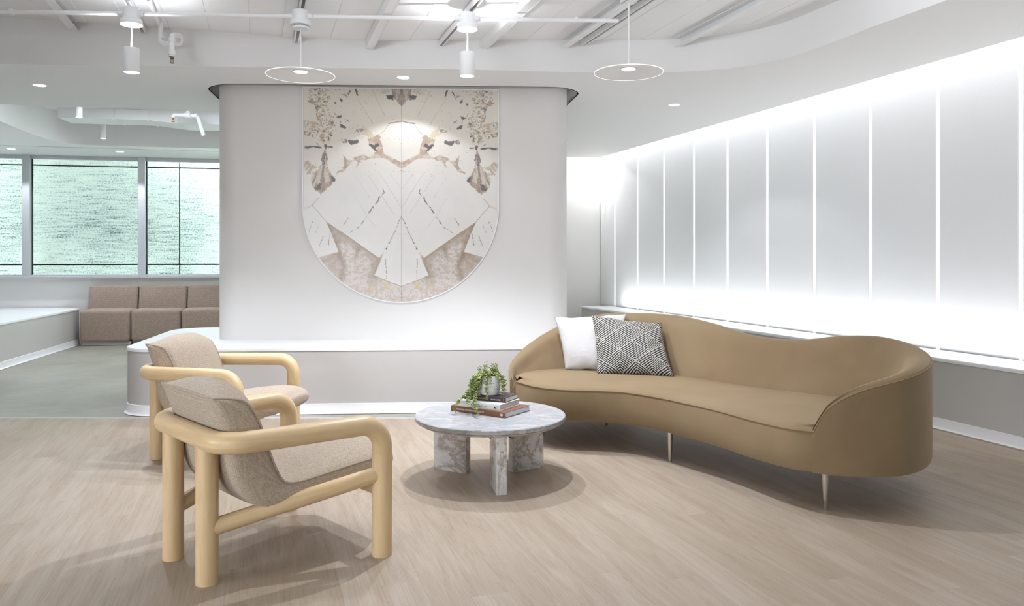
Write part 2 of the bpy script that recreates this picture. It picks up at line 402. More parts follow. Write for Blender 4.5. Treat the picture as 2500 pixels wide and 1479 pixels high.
M_SOIL = paint('soil', (60, 48, 38), 1.0, 0.6, 200)
def plain(name, c, r=0.5):
    k = NT(name); k.set(Base_Color=lin(c), Roughness=r); return k.m
M_PAGES = plain('page_edges', (206, 208, 214), 0.8); M_PAGESW = plain('cream_page_edges', (228, 222, 212), 0.8)
M_BROWN = plain('brown_cover', (126, 82, 56), 0.45); M_WHITEC = plain('white_cover', (222, 222, 216), 0.5); M_DARKC = plain('aubergine_cover', (52, 40, 48), 0.5)
M_GOLD = plain('gold_foil', (206, 178, 92), 0.4); M_INK = plain('black_ink', (30, 30, 32), 0.6); M_WINK = plain('white_ink', (226, 222, 216), 0.6); M_GREYINK = plain('grey_ink', (120, 122, 124), 0.6)

# ------------------------------------------------------------------ floor
GX, GY = -0.33, 1.0                                    # building grid: planks, deck ribs and the panelled wall run along it
gl = math.hypot(GX, GY); G = (GX/gl, GY/gl); GP = (G[1], -G[0])      # along, across
floor = struct(box('floor', (-14, -6, -0.12), (9, 13.2, -0.004), M_CONC))
bx_ = lambda Y: 5.161-0.342*Y                          # front line of the bench under the panels
def clip(poly, a, b, c):                               # keep a*x+b*y <= c
    out = []
    for i in range(len(poly)):
        p, q = poly[i-1], poly[i]; dp = a*p[0]+b*p[1]-c; dq = a*q[0]+b*q[1]-c
        if (dp <= 0) != (dq <= 0):
            t = dp/(dp-dq); out.append((p[0]+(q[0]-p[0])*t, p[1]+(q[1]-p[1])*t))
        if dq <= 0: out.append(q)
    return out
PW, PL = 0.1525, 1.22
ga = math.atan2(G[1], G[0])
full = None
def plank_mesh(poly):
    """poly in plank coordinates (along, across); chamfered top edge"""
    n = len(poly); c = (sum(p[0] for p in poly)/n, sum(p[1] for p in poly)/n)
    P = ccw(poly); V = [(x, y, -0.004) for x, y in P]+[(x, y, 0.0017) for x, y in P]
    I = offset(P, -0.0005); V += [(x, y, 0.002) for x, y in I]
    F = [(i, (i+1) % n, n+(i+1) % n, n+i) for i in range(n)]+[(n+i, n+(i+1) % n, 2*n+(i+1) % n, 2*n+i) for i in range(n)]
    F.append(tuple(2*n+i for i in range(n)))
    me = bpy.data.meshes.new('plank'); me.from_pydata(V, [], F); me.update(); me.materials.append(M_PLANK); return me
for r in range(-46, 60):
    off = random.random()*PL
    for cidx in range(-3, 9):
        a0 = cidx*PL+off-1.0; b0 = r*PW
        g = 0.00005
        loc = [(a0+g, b0+g), (a0+PL-g, b0+g), (a0+PL-g, b0+PW-g), (a0+g, b0+PW-g)]
        w = [(p[0]*G[0]+p[1]*GP[0], p[0]*G[1]+p[1]*GP[1]) for p in loc]
        k = clip(w, 0, 1, 6.14); k = clip(k, 0, -1, -1.75) if len(k) > 2 else k
        k = clip(k, 1, 0.342, 5.161) if len(k) > 2 else k
        k = clip(k, -1, -0.72, 0.9) if len(k) > 2 else k
        if len(k) < 3: continue
        area = abs(sum(k[i-1][0]*k[i][1]-k[i][0]*k[i-1][1] for i in range(len(k))))/2
        if area < 0.004: continue
        cxm = sum(p[0] for p in k)/len(k); cym = sum(p[1] for p in k)/len(k)
        if cym > 1.9 and cxm > 0.74*cym+0.6: continue
        if cym < 2.5 and abs(cxm) > 2.4: continue
        if abs(area-PW*PL) < 0.004:
            if full is None: full = plank_mesh([(0, 0), (PL-2*g, 0), (PL-2*g, -(PW-2*g)), (0, -(PW-2*g))])
            me = full; o = bpy.data.objects.new('plank', me); COL.objects.link(o)
            o.location = (w[0][0], w[0][1], 0)
        else:
            x0, y0 = w[0]
            lp = [((p[0]-x0)*G[0]+(p[1]-y0)*G[1], -((p[0]-x0)*GP[0]+(p[1]-y0)*GP[1])) for p in k]
            me = plank_mesh(lp); o = bpy.data.objects.new('plank', me); COL.objects.link(o); o.location = (x0, y0, 0)
        o.rotation_euler = (0, 0, ga); o.parent = floor

M_STRIP = plain('brown_edge_strip', (150, 130, 106), 0.6)
d_ = math.atan2(1, -0.342)
o = box('edge_strip', (-6.2, 0.004, -0.003), (3.6, 0.050, 0.0035), M_STRIP, floor, 0.001, 1); o.location = (bx_(5.0), 5.0, 0); o.rotation_euler = (0, 0, d_)
box('transition_strip', (-6.2, 6.137, -0.003), (2.9, 6.152, 0.0035), M_ALU, floor, 0.001, 1)

# ------------------------------------------------------------------ ceiling deck, ribs, soffits
SOF = 2.82
def zdeck(xp):
    return float(np.interp(xp, [-12, -2.06, 0.8, 2.4, 4.0, 9], [3.58, 3.195, 3.04, 3.08, 3.10, 3.10]))
def gpt(xp, Y): return (xp+GX*Y, Y)
ceiling = holder('ceiling')
sx = -0.39-0.325*33
while sx < 7.2:
    a, b = sx, sx+0.325
    V = []
    for xp, dz in ((a, 0.006), (a+0.006, 0), (b-0.006, 0), (b, 0.006)):
        for Y in (-3.4, 12.95):
            x, y = gpt(xp, Y); V.append((x, y, zdeck(xp)+dz))
    n = len(V)
    V += [(v[0], v[1], v[2]+0.05) for v in V]
    F = [(0, 1, 3, 2), (2, 3, 5, 4), (4, 5, 7, 6), (8, 10, 11, 9), (10, 12, 13, 11), (12, 14, 15, 13), (0, 8, 9, 1), (6, 7, 15, 14), (0, 2, 10, 8), (2, 4, 12, 10), (4, 6, 14, 12), (1, 9, 11, 3), (3, 11, 13, 5), (5, 13, 15, 7)]
    mesh('deck_panel', V, F, M_DECK, ceiling, 10)
    sx += 0.325
# front soffit with the column cut-out
def unproj(px, py, z):
    Y = (z-CAMH)*FPX/(CY-py); return ((px-CX)/FPX*Y, Y)
edge_px = [(1340, 175.4), (1480, 177), (1580, 177.2), (1660, 176), (1720, 172.5), (1773, 168.5), (1825, 162), (1877, 153), (1930, 139.5), (1981, 123), (2050, 98), (2122, 70), (2215, 36.5), (2311, 2)]
front = [(-9.4, 5.90), (-6.5, 6.02), (-4.08, 6.134), (-2.2, 6.225), (-0.503, 6.307)]+[unproj(x, y, SOF) for x, y in edge_px]+[(2.85, 3.85), (3.25, 2.6), (3.7, 1.2), (4.4, -1.0), (5.2, -3.4)]
fc = cat(front[3:-3], 4)
front = front[:3]+[tuple(p) for p in fc]+front[-3:]
col_c = [(-2.655, 6.905), (0.555, 7.105), (0.40, 7.95), (-2.80, 7.75)]
col_out = round_poly(col_c, 0.2, 12)
cut = offset(ccw(round_poly(col_c, 0.2, 12)), 0.115)
cut = round_poly([(-2.735, 6.825), (0.655, 6.965), (0.50, 8.1), (-2.90, 7.9)], 0.30, 12)
out1 = front+[(softx(-3.4), -3.4), (softx(11.85), 11.85), (-1.2, 11.72), (-1.2, 8.7), (-2.2, 8.35), (-3.09, 8.13), (-5.12, 7.70), (-5.9, 7.53), (-9.4, 6.9)]
bm = bmesh.new(); prism(bm, ccw(out1), SOF, SOF+0.03, [ccw(cut)])
soffit = struct(from_bm('soffit_ceiling', bm, M_SOFFIT, None))
def ribbon(name, pts, z0, z1, mat, parent, thick=0.02, side=1):
    """a thin upright wall along pts"""
    P = np.array(pts, float); n = len(P); t = np.gradient(P, axis=0); t /= np.linalg.norm(t, axis=1)[:, None]
    Q = P+np.column_stack([-t[:, 1], t[:, 0]])*thick*side
    z1 = [z1]*n if not isinstance(z1, (list, tuple)) else z1
    V = [(p[0], p[1], z0) for p in P]+[(p[0], p[1], z) for p, z in zip(P, z1)]+[(p[0], p[1], z) for p, z in zip(Q, z1)]+[(p[0], p[1], z0) for p in Q]
    F = []
    for i in range(n-1):
        for a in range(4):
            b = (a+1) % 4; F.append((a*n+i, a*n+i+1, b*n+i+1, b*n+i))
    F += [(0, n, 2*n, 3*n), (n-1, 4*n-1, 3*n-1, 2*n-1)]
    bm = bmesh.new(); vs = [bm.verts.new(v) for v in V]
    for f in F: bm.faces.new([vs[i] for i in f])
    return from_bm(name, bm, mat, parent, 25)
ribbon('fascia', front, SOF, [zdeck(x-GX*y)+0.03 for x, y in front], M_SOFFIT, soffit, 0.012, -1)
ribbon('recess_lining', cut+[cut[0]], SOF, SOF+0.3, M_SOFFIT, soffit, 0.012, -1)
nearpk = [(-1.2, 8.7), (-2.2, 8.35), (-3.09, 8.13), (-5.12, 7.70), (-5.9, 7.53)]
ribbon('fascia', nearpk, SOF, 3.3, M_SOFFIT, soffit, 0.02, -1)
# window soffit, dark slot, and the strip above the glass
pk = [(-5.6, 7.6), (-5.72, 8.2), unproj(0, 297, SOF), unproj(62, 322, SOF), unproj(114, 339, SOF), unproj(140, 345, SOF), unproj(170, 350.2, SOF), unproj(215, 354, SOF), unproj(300, 357, SOF), unproj(420, 360, SOF), unproj(537, 363, SOF)]
pk = [tuple(p) for p in cat(pk, 5)]+[(-1.2, 11.3)]
s0, s1 = unproj(0, 354.5, SOF), unproj(537, 370, SOF)
sl = lambda X: s0[1]+(X-s0[0])*(s1[1]-s0[1])/(s1[0]-s0[0])
winY = lambda X: 12.896+0.19*X
bm = bmesh.new(); prism(bm, ccw(pk+[(-1.2, sl(-1.2)-0.02), (-9.4, sl(-9.4)-0.02), (-9.4, 7.0), (-5.95, 7.55)]), SOF, SOF+0.03)
sof2 = struct(from_bm('soffit_ceiling', bm, M_SOFFIT, None))
ribbon('fascia', pk, SOF, 3.3, M_SOFFIT, sof2, 0.012, -1)
bm = bmesh.new(); prism(bm, ccw([(-9.4, sl(-9.4)+0.02), (-1.2, sl(-1.2)+0.02), (-1.2, winY(-1.2)+0.1), (-9.4, winY(-9.4)+0.1)]), SOF, SOF+0.03)
sof3 = struct(from_bm('soffit_ceiling', bm, M_SOFFIT, None))
bm = bmesh.new(); prism(bm, ccw([(-9.4, sl(-9.4)-0.06), (-1.2, sl(-1.2)-0.06), (-1.2, sl(-1.2)+0.06), (-9.4, sl(-9.4)+0.06)]), SOF+0.035, SOF+0.05)
from_bm('slot_lining', bm, M_GREYIN, sof3)

# ------------------------------------------------------------------ walls
def wall_box(name, a, b, z0, z1, t, mat, parent=None, side=1):
    """upright slab from a to b, thickness t to the left (side=1) of the direction"""
    d = Vector((b[0]-a[0], b[1]-a[1], 0)); L = d.length; ang = math.atan2(d.y, d.x)
    Mx = Matrix.Translation((a[0], a[1], 0)) @ Matrix.Rotation(ang, 4, 'Z')
    lo, hi = (0, 0, z0), (L, t, z1)
    if side < 0: lo, hi = (0, -t, z0), (L, 0, z1)
    return box(name, lo, hi, mat, parent, 0, 1, Mx, None)
wall_left = struct(wall_box('wall_left', (-9.45, -3.5), (-9.45, 11.4), 0, 3.9, 0.15, M_WALL))
wall_front = struct(wall_box('wall_front', (-9.6, -3.5), (7.2, -3.5), 0, 3.9, 0.15, M_WALL, None, -1))
# panelled wall
wall_right = struct(wall_box('wall_right', (wallx(-3.5)+0.06, -3.5), (wallx(12.9)+0.06, 12.9), 0, 3.2, 0.15, M_WALL, None, -1))
HB = 0.54
strip_px = [1501, 1556.5, 1621, 1694, 1776, 1873, 1988, 2125, 2289.5, 2492]
def on_wall(px):
    q = (px-CX)/FPX; Y = 5.651/(q+0.341); return Y
ys = [on_wall(p) for p in strip_px]
step = (ys[0]-ys[-1])/9
cuts = [12.40]+ys+[ys[-1]-step*i for i in range(1, 7)]
wd = Vector((-0.341, 1, 0)).normalized()
for a, b in zip(cuts, cuts[1:]):
    L = (a-b)*math.hypot(1, 0.341)
    Mx = Matrix.Translation((wallx(b), b, 0)) @ Matrix.Rotation(math.atan2(1, -0.341), 4, 'Z')
    o = box('wall_panel', (0.016, -0.055, HB-0.02), (L-0.016, 0.0, 3.14), M_PANEL, wall_right, 0.012, 3)
    o.matrix_world = Mx
for y in cuts[1:]:
    Mx = Matrix.Translation((wallx(y), y, 0)) @ Matrix.Rotation(math.atan2(1, -0.341), 4, 'Z')
    o = box('reveal_strip', (-0.011, -0.05, HB-0.02), (0.011, 0.006, 3.14), M_REVEAL, wall_right, 0.002, 1)
    o.matrix_world = Mx
# back wall behind the column and the window wall
wall_back = holder('wall_back')
wall_box('wall_panel', (-1.3, 12.30), (1.5, 12.42), 0, 3.2, 0.12, M_WALL, wall_back)
wall_box('wall_panel', (-1.3, 12.30), (-1.3, 12.75), 0, 3.2, 0.1, M_WALL, wall_back, -1)
SILL = 1.005; HEAD = 2.80
def wpt(X, d=0.0):
    """a point on the window wall line, d behind it"""
    return (X-0.187*d, winY(X)+0.982*d)
wall_box('sill_wall', wpt(-9.6), wpt(-1.2), 0, SILL-0.03, 0.2, M_WALL, wall_back)
wall_box('head_wall', wpt(-9.6), wpt(-1.2), SOF+0.02, 3.9, 0.2, M_WALL, wall_back)
wa = math.atan2(0.19, 1)
bays = [(-8.83, -7.26), (-7.26, -5.68), (-5.68, -4.11), (-4.11, -2.54)]
for i, (xa, xb) in enumerate(bays):
    w = holder('window_%d' % (i+1)); x, y = wpt(xa); w.location = (x, y, 0); w.rotation_euler = (0, 0, wa)
    L = (xb-xa)*math.hypot(1, 0.19)
    box('mullion', (-0.052, -0.03, SILL), (0.052, 0.11, SOF), M_ALU, w, 0.003, 1)
    if i == 3: box('mullion', (L-0.052, -0.03, SILL), (L+0.052, 0.11, SOF), M_ALU, w, 0.003, 1)
    box('head_frame', (0.054, 0.02, SOF-0.055), (L-0.054, 0.10, SOF), M_ALU, w, 0.003, 1)
    box('sill_frame', (0.054, 0.02, SILL), (L-0.054, 0.10, SILL+0.02), M_ALU, w, 0.002, 1)
    for s in (0, 1):
        e = 0.054 if s == 0 else L-0.064
        box('gasket', (e, 0.045, SILL+0.021), (e+0.01, 0.075, SOF-0.056), M_GREYIN, w)
    box('sill', (0.004, -0.10, SILL-0.035), (L-0.004, 0.02, SILL), M_ALU, w, 0.004, 1)
    box('pane', (0.066, 0.055, SILL+0.021), (L-0.066, 0.063, SOF-0.056), M_GLASS, w)
# concrete wall outside
outY = lambda X: 14.2+0.19*X
wall_out = holder('wall_outside')
ex = [-14.2, -11.2, -8.45, -5.67, -2.9, 0.2]
for a, b in zip(ex, ex[1:]):
    for z0, z1 in ((-0.6, 1.155), (1.175, 2.80), (2.82, 4.4)):
        L = (b-a)*math.hypot(1, 0.19)
        o = box('concrete_panel', (0.008, 0, z0), (L-0.008, 0.15, z1), M_OUT, wall_out, 0.01, 1)
        o.matrix_world = Matrix.Translation((a, outY(a), 0)) @ Matrix.Rotation(wa, 4, 'Z')
o = box('backing', (0, 0.04, -0.6), (15, 0.2, 4.4), M_GREYIN, wall_out); o.matrix_world = Matrix.Translation((-14.2, outY(-14.2)+0.05, 0)) @ Matrix.Rotation(wa, 4, 'Z')

# column block
bm = bmesh.new(); prism(bm, ccw(col_out), HB, SOF+0.28)
column = struct(from_bm('wall_center', bm, M_COL, None, 30))

# ------------------------------------------------------------------ built-in benches
def bench(name, label, outline, body_mat, top_z=HB, skirt=None):
    t = thing(name, label, 'bench')
    P = ccw(outline)
    bm = bmesh.new(); prism(bm, offset(P, -0.006), 0, top_z-0.025); from_bm('bench_body', bm, body_mat, t, 30)
    bm = bmesh.new(); prism(bm, P, top_z-0.025, top_z)
    es = [e for e in bm.edges if abs(e.verts[0].co.z-top_z) < 1e-4 and abs(e.verts[1].co.z-top_z) < 1e-4 and e.is_boundary is False and len(e.link_faces) == 2 and abs(e.link_faces[0].normal.z-e.link_faces[1].normal.z) > 0.5]
    bmesh.ops.bevel(bm, geom=es, offset=0.005, segments=2, affect='EDGES')
    from_bm('bench_top', bm, M_TOP, t, 30)
    # coved base skirting
    S_ = skirt if skirt is not None else P+[P[0]]
    n = len(S_); prof = [(0.0, 0.082), (0.007, 0.080), (0.008, 0.02), (0.014, 0.008), (0.026, 0.0)]
    A = np.array(S_, float); tt = np.gradient(A, axis=0) if skirt is not None else None
    if skirt is None:
        B = A[:-1]; tt = np.roll(B, -1, 0)-np.roll(B, 1, 0); tt = np.vstack([tt, tt[:1]])
    tt = tt/np.linalg.norm(tt, axis=1)[:, None]; nn = np.column_stack([tt[:, 1], -tt[:, 0]])
    V = []; F = []
    for d, z in prof:
        for p, q in zip(A, nn): V.append((p[0]+q[0]*(d-0.006), p[1]+q[1]*(d-0.006), z))
    for j in range(len(prof)-1):
        for i in range(n-1): F.append((j*n+i, (j+1)*n+i, (j+1)*n+i+1, j*n+i+1))
    mesh('base_skirting', V, F, M_TRIM, t, 35)
    return t
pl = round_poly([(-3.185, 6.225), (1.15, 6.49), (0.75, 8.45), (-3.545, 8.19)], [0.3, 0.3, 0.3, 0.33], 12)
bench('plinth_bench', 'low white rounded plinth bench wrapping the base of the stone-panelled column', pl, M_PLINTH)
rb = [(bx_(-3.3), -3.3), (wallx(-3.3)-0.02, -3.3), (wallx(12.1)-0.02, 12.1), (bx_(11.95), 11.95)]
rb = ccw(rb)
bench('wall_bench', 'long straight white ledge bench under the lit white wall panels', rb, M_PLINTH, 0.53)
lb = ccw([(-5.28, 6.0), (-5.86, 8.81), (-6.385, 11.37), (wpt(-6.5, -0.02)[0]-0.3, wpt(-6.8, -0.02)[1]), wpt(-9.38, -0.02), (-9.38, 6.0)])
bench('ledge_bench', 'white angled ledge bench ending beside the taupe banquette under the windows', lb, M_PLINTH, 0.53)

# ------------------------------------------------------------------ armchairs
# chair frame: +x forward, +y to the sitter's left, origin on the floor between the front legs
def make_chair(label):
    t = thing('armchair', label, 'armchair', group='tubular maple armchairs')
    TR = 0.043
    railp = fillet([(0, -0.412, 0.44), (0, -0.412, 0.57), (-0.668, -0.338, 0.57), (-0.668, 0.338, 0.57), (0, 0.412, 0.57), (0, 0.412, 0.44)], [0.10, 0.12, 0.12, 0.10], 12)
    tube('arm_rail', railp, TR, M_MAPLE, t, 28)
    for s in (-1, 1):
        P, R = rod((0, 0.412*s, 0), (0, 0.412*s, 0.441), TR, 0.022, 5); P = P[:-5]; R = R[:-5]; P.append(Vector((0, 0.412*s, 0.441))); R.append(TR)
        tube('leg', P, R, M_MAPLE, t, 28)
        P, R = rod((-0.66, 0.175*s, 0), (-0.66, 0.175*s, 0.562), TR, 0.022, 5); tube('leg', P, R, M_MAPLE, t, 28)
        tube('stretcher', [(-0.655, 0.178*s, 0.215), (-0.33, 0.295*s, 0.285), (0, 0.412*s, 0.355)], 0.034, M_MAPLE, t, 24)
    tube('cross_rail', [(0, -0.41, 0.285), (0, 0, 0.285), (0, 0.41, 0.285)], 0.032, M_MAPLE, t, 24)
    for q in ((0, -0.412), (0, 0.412), (-0.66, 0.175), (-0.66, -0.175)):
        lathed('glide', [(0, -0.002), (0.018, -0.002), (0.018, 0.004), (0, 0.004)], M_GREYIN, t, 16, (q[0], q[1], 0.002))
    # upholstered shell: front profile F, rear profile R, half width
    st = [(.178, .370, .166, .318, .225, .030), (.135, .388, .115, .307, .268, .045), (.05, .388, .02, .301, .29, .052), (-.08, .378, -.10, .295, .29, .050), (-.2, .366, -.24, .285, .29, .042), (-.32, .356, -.385, .270, .29, .026), (-.385, .368, -.49, .292, .285, .022),
          (-.422, .43, -.565, .36, .28, .026), (-.455, .52, -.600, .45, .276, .034), (-.482, .603, -.612, .55, .275, .040), (-.505, .655, -.628, .61, .274, .046), (-.53, .695, -.645, .655, .273, .052), (-.56, .718, -.658, .69, .272, .056), (-.60, .729, -.668, .715, .272, .052), (-.64, .735, -.673, .728, .271, .034), (-.672, .739, -.677, .735, .270, .008)]
    K = cat(st, 4); V = []; F = []; n = len(K)
    seams = ([], [])
    for i, (fx, fz, rx, rz, w, b) in enumerate(K):
        T = (K[min(i+1, n-1)]-K[max(i-1, 0)])[:2]; T /= np.linalg.norm(T); nf = np.array([T[1], -T[0]])     # towards the sitter
        fr = []
        for j in range(17):
            v = -w+2*w*j/16; s = 1-abs(v/w)**2.6
            fr.append((fx+nf[0]*b*s, v, fz+nf[1]*b*s))
        bk = []
        for j in range(17):
            v = w-2*w*j/16; s = (1-abs(v/w)**4)*min(1, (n-1-i)/8); bk.append((rx-nf[0]*0.014*s, v*(0.97+0.03*(i > n-6)), rz-nf[1]*0.014*s))
        bs = 0.010*min(1, (n-1-i)/6)
        sd = [(fx+(rx-fx)*u, w+bs*math.sin(PI*u), fz+(rz-fz)*u) for u in (0.17, 0.34, 0.5, 0.66, 0.83)]
        sl_ = [(p[0], -p[1], p[2]) for p in reversed(sd)]
        V += fr+sd+bk+sl_
        seams[0].append((fx, -w-0.001, fz)); seams[1].append((fx, w+0.001, fz))
    m = 17+5+17+5
    for i in range(n-1):
        for k in range(m): F.append((i*m+k, i*m+(k+1) % m, (i+1)*m+(k+1) % m, (i+1)*m+k))
    # rounded nose at the seat front and over the top
    def cap(ring, d, flip):
        c = np.mean(np.array(V[ring:ring+m]), axis=0); b = len(V)
        for s, o in ((0.93, 0.55), (0.7, 0.85), (0.35, 1.0)):
            for k in range(m):
                p = np.array(V[ring+k]); q = c+(p-c)*np.array([s, 1-(1-s)*0.35, s])+np.array(d)*o; V.append(tuple(q))
        rs = [ring, b, b+m, b+2*m]
        for a_, b_ in zip(rs, rs[1:]):
            for k in range(m):
                f = (a_+k, b_+k, b_+(k+1) % m, a_+(k+1) % m); F.append(f if not flip else tuple(reversed(f)))
        F.append(tuple(b+2*m+k for k in range(m)))
    cap(0, (0.026, 0, -0.004), False); cap((n-1)*m, (-0.001, 0, 0.0), True)
    bm = bmesh.new(); vs = [bm.verts.new(v) for v in V]
    for f in F: bm.faces.new([vs[k] for k in f])
    cu = from_bm('cushion', bm, M_TWEED, t, 180)
    pp = [Vector(p) for p in seams[0]]+[Vector((K[-1][2], -0.265+0.53*j/10, K[-1][3]+0.003)) for j in range(11)]+[Vector(p) for p in reversed(seams[1])]
    tube('piping', pp, 0.0042, M_TWEEDP, cu, 8)
    tube('piping', [(.194-0.012*(j/6-1)**2, -0.22+0.44*j/12, .350) for j in range(13)], 0.0042, M_TWEEDP, cu, 8)
    return t
near_o, near_h = (-0.8463, 3.6120), math.atan2(0.69515, 0.71886)
ch = make_chair('pale maple tube-framed tweed armchair turned with its back to the camera')
ch.location = (*near_o, 0.0); ch.rotation_euler = (0, 0, near_h)
dup(ch, (-1.588, 4.998, 0.0), math.radians(-7.5), 'pale maple tube-framed tweed armchair beside the plinth bench, half hidden by another armchair')

# ------------------------------------------------------------------ curved sofa
sofa = thing('curved_sofa', 'camel velvet kidney-shaped sofa with a wavy back on slim metal legs', 'sofa', (1.0, 5.1, 0))
OX, OY = 1.0, 5.1
K_out = [(1.500, 3.842, .418, .035), (1.555, 3.815, .53, .05), (1.62, 3.788, .59, .08), (1.70, 3.772, .632, .11), (1.79, 3.767, .66, .14), (1.94, 3.798, .69, .18), (2.084, 3.90, .712, .22), (2.20, 4.04, .725, .25), (2.30, 4.22, .738, .27), (2.365, 4.42, .757, .28), (2.37, 4.62, .775, .28), (2.28, 4.80, .787, .28), (2.12, 4.95, .772, .28), (1.93, 5.10, .733, .28), (1.72, 5.30, .735, .27), (1.50, 5.58, .795, .26), (1.30, 5.82, .834, .26), (1.05, 6.02, .840, .27), (.75, 6.15, .826, .27), (.5, 6.18, .772, .26), (.3, 6.13, .706, .24), (.12, 5.99, .612, .2), (.02, 5.82, .536, .16), (-.022, 5.62, .49, .1), (-.024, 5.52, .460, .06), (-.014, 5.425, .428, .04)]
C = resample(cat(K_out, 8), 150)
tt = np.gradient(C[:, :2], axis=0); tt /= np.linalg.norm(tt, axis=1)[:, None]; nn = np.column_stack([-tt[:, 1], tt[:, 0]])
V = []; F = []; ridge = []
Zb = 0.205
for (x, y, h, B), (nx, ny) in zip(C, nn):
    T = B*0.52
    prof = [(0.004, Zb), (0, Zb+0.012), (0, 0.33), (0, h-0.05), (0.001, h-0.02), (0.006, h-0.008), (0.016, h+0.0), (T*0.35, h+0.010), (T*0.6, h+0.008), (T*0.85, h-0.006), (T*1.02, h-0.032), (T*1.14, h-0.075)]
    zz = 0.40; prof += [(T*1.14+(B-T*1.14)*s, (h-0.075)+(zz-(h-0.075))*s) for s in (0.25, 0.5, 0.75, 1.0)]
    prof += [(B, 0.34)]
    zc = min(h-0.075, 1)
    for d, z in prof: V.append((x+nx*d-OX, y+ny*d-OY, max(z, Zb)))
    ridge.append((x+nx*0.003-OX, y+ny*0.003-OY, h-0.012))
m = len(prof); n = len(C)
for i in range(n-1):
    for k in range(m-1): F.append((i*m+k, i*m+k+1, (i+1)*m+k+1, (i+1)*m+k))
F.append(tuple(range(m))); F.append(tuple(reversed(range((n-1)*m, n*m))))
bm = bmesh.new(); vs = [bm.verts.new(v) for v in V]
for f in F: bm.faces.new([vs[k] for k in f])
back = from_bm('backrest', bm, M_VELVET, sofa, 60)
tube('piping', ridge, 0.0035, M_VELVET, back, 8)
# seat: ruled between its front curve and the inside of the back
Fk = [(1.510, 3.848), (1.406, 3.922), (1.284, 4.119), (1.162, 4.388), (1.011, 4.636), (.881, 4.817), (.736, 4.965), (.568, 5.030), (.334, 5.070), (.16, 5.189), (.025, 5.417)]
Fc = resample(cat(Fk, 10), 90); Bc = resample(np.column_stack([C[:, 0]+nn[:, 0]*0.05, C[:, 1]+nn[:, 1]*0.05]), 90)
tf = np.gradient(Fc, axis=0); tf /= np.linalg.norm(tf, axis=1)[:, None]; nf = np.column_stack([tf[:, 1], -tf[:, 0]])   # inward (towards the back)
if (nf[45]@(np.array([1.3, 5.4])-Fc[45])) < 0: nf = -nf
V = []; F = []
rows = [(None, 0.012, Zb), (None, 0.0, Zb+0.015), (None, 0.0, 0.30), (None, 0.0, 0.392), (None, 0.006, 0.408), (None, 0.016, 0.416), (None, 0.05, 0.424)]
for s_, d, z in rows:
    for p, q in zip(Fc, nf): V.append((p[0]+q[0]*d-OX, p[1]+q[1]*d-OY, z))
P0 = Fc+nf*0.05
for s in np.linspace(0.08, 1, 14):
    for p, b in zip(P0, Bc):
        w = p*(1-s)+b*s; V.append((w[0]-OX, w[1]-OY, 0.424+0.018*math.sin(PI*min(1, s*1.15))**1.0 if s < 0.87 else 0.424))
m = 90; R_ = len(rows)+14
for r in range(R_-1):
    for k in range(m-1): F.append((r*m+k, r*m+k+1, (r+1)*m+k+1, (r+1)*m+k))
b0 = len(V)
for b in Bc: V.append((b[0]-OX, b[1]-OY, Zb+0.004))
for k in range(m-1): F.append((k+1, k, b0+k, b0+k+1))
bm = bmesh.new(); vs = [bm.verts.new(v) for v in V]
for f in F: bm.faces.new([vs[k] for k in f])
seat = from_bm('seat', bm, M_VELVET, sofa, 60)
tube('piping', [(p[0]+q[0]*0.001-OX, p[1]+q[1]*0.001-OY, 0.409) for p, q in zip(Fc, nf)], 0.0035, M_VELVET, seat, 8)
for x, y in ((0.990, 4.822), (1.590, 3.9065), (0.22, 5.52), (2.08, 4.62), (0.72, 5.86)):
    lathed('leg', [(0, 0), (0.0085, 0), (0.010, 0.004), (0.021, 0.214), (0, 0.214)], M_STEEL, sofa, 20, (x-OX, y-OY, 0))

# ------------------------------------------------------------------ cushions
def cushion(name, label, BL, BR, TL, TR, thick, mat, seed, lean):
    BL, BR, TL, TR = [Vector(p) for p in (BL, BR, TL, TR)]
    c = (BL+BR+TL+TR)/4; n = 40
    nx = ((BR-BL)+(TR-TL)).normalized(); ny = ((TL-BL)+(TR-BR)).normalized(); nz = nx.cross(ny).normalized()
    if nz.y > 0: nz = -nz
    V = []; F = []; UV = []
    rs = np.random.RandomState(seed); ph = rs.rand(8)*6
    for side in (1, -1):
        for j in range(n+1):
            for i in range(n+1):
                u, v = i/n, j/n; a, b = 2*u-1, 2*v-1
                # edges drawn in between the corners
                a2 = a*(1-0.055*(1-b*b)); b2 = b*(1-0.055*(1-a*a)); uu, vv = (a2+1)/2, (b2+1)/2
                p = (BL*(1-uu)+BR*uu)*(1-vv)+(TL*(1-uu)+TR*uu)*vv
                t = max(0, (1-abs(a)**2.2)*(1-abs(b)**2.2))**0.55
                wr = 0.006*math.sin(5*a+3*b+ph[0])*math.sin(4*b-2*a+ph[1])*(1-t*0.5)+0.004*math.sin(11*a-6*b+ph[2])*(1-t)
                p = p+nz*side*(thick*t*(1.0-0.18*b)+wr*(t > 0)*min(1, 4*t))
                p = p+ny*(0.004*math.sin(9*a+ph[3])*(abs(b) > 0.98))
                V.append(p-c); UV.append((u, v))
    N = (n+1)**2
    for s in (0, 1):
        for j in range(n):
            for i in range(n):
                q = [s*N+j*(n+1)+i, s*N+j*(n+1)+i+1, s*N+(j+1)*(n+1)+i+1, s*N+(j+1)*(n+1)+i]; F.append(q if s == 0 else q[::-1])
    o = mesh(name, V, F, mat, None, None, UV)
    bm = bmesh.new(); bm.from_mesh(o.data); bmesh.ops.remove_doubles(bm, verts=bm.verts, dist=0.0008); bmesh.ops.recalc_face_normals(bm, faces=bm.faces); bm.to_mesh(o.data); bm.free()
    for p in o.data.polygons: p.use_smooth = True
    o.location = c
    tag(o, label, 'cushion'); return o
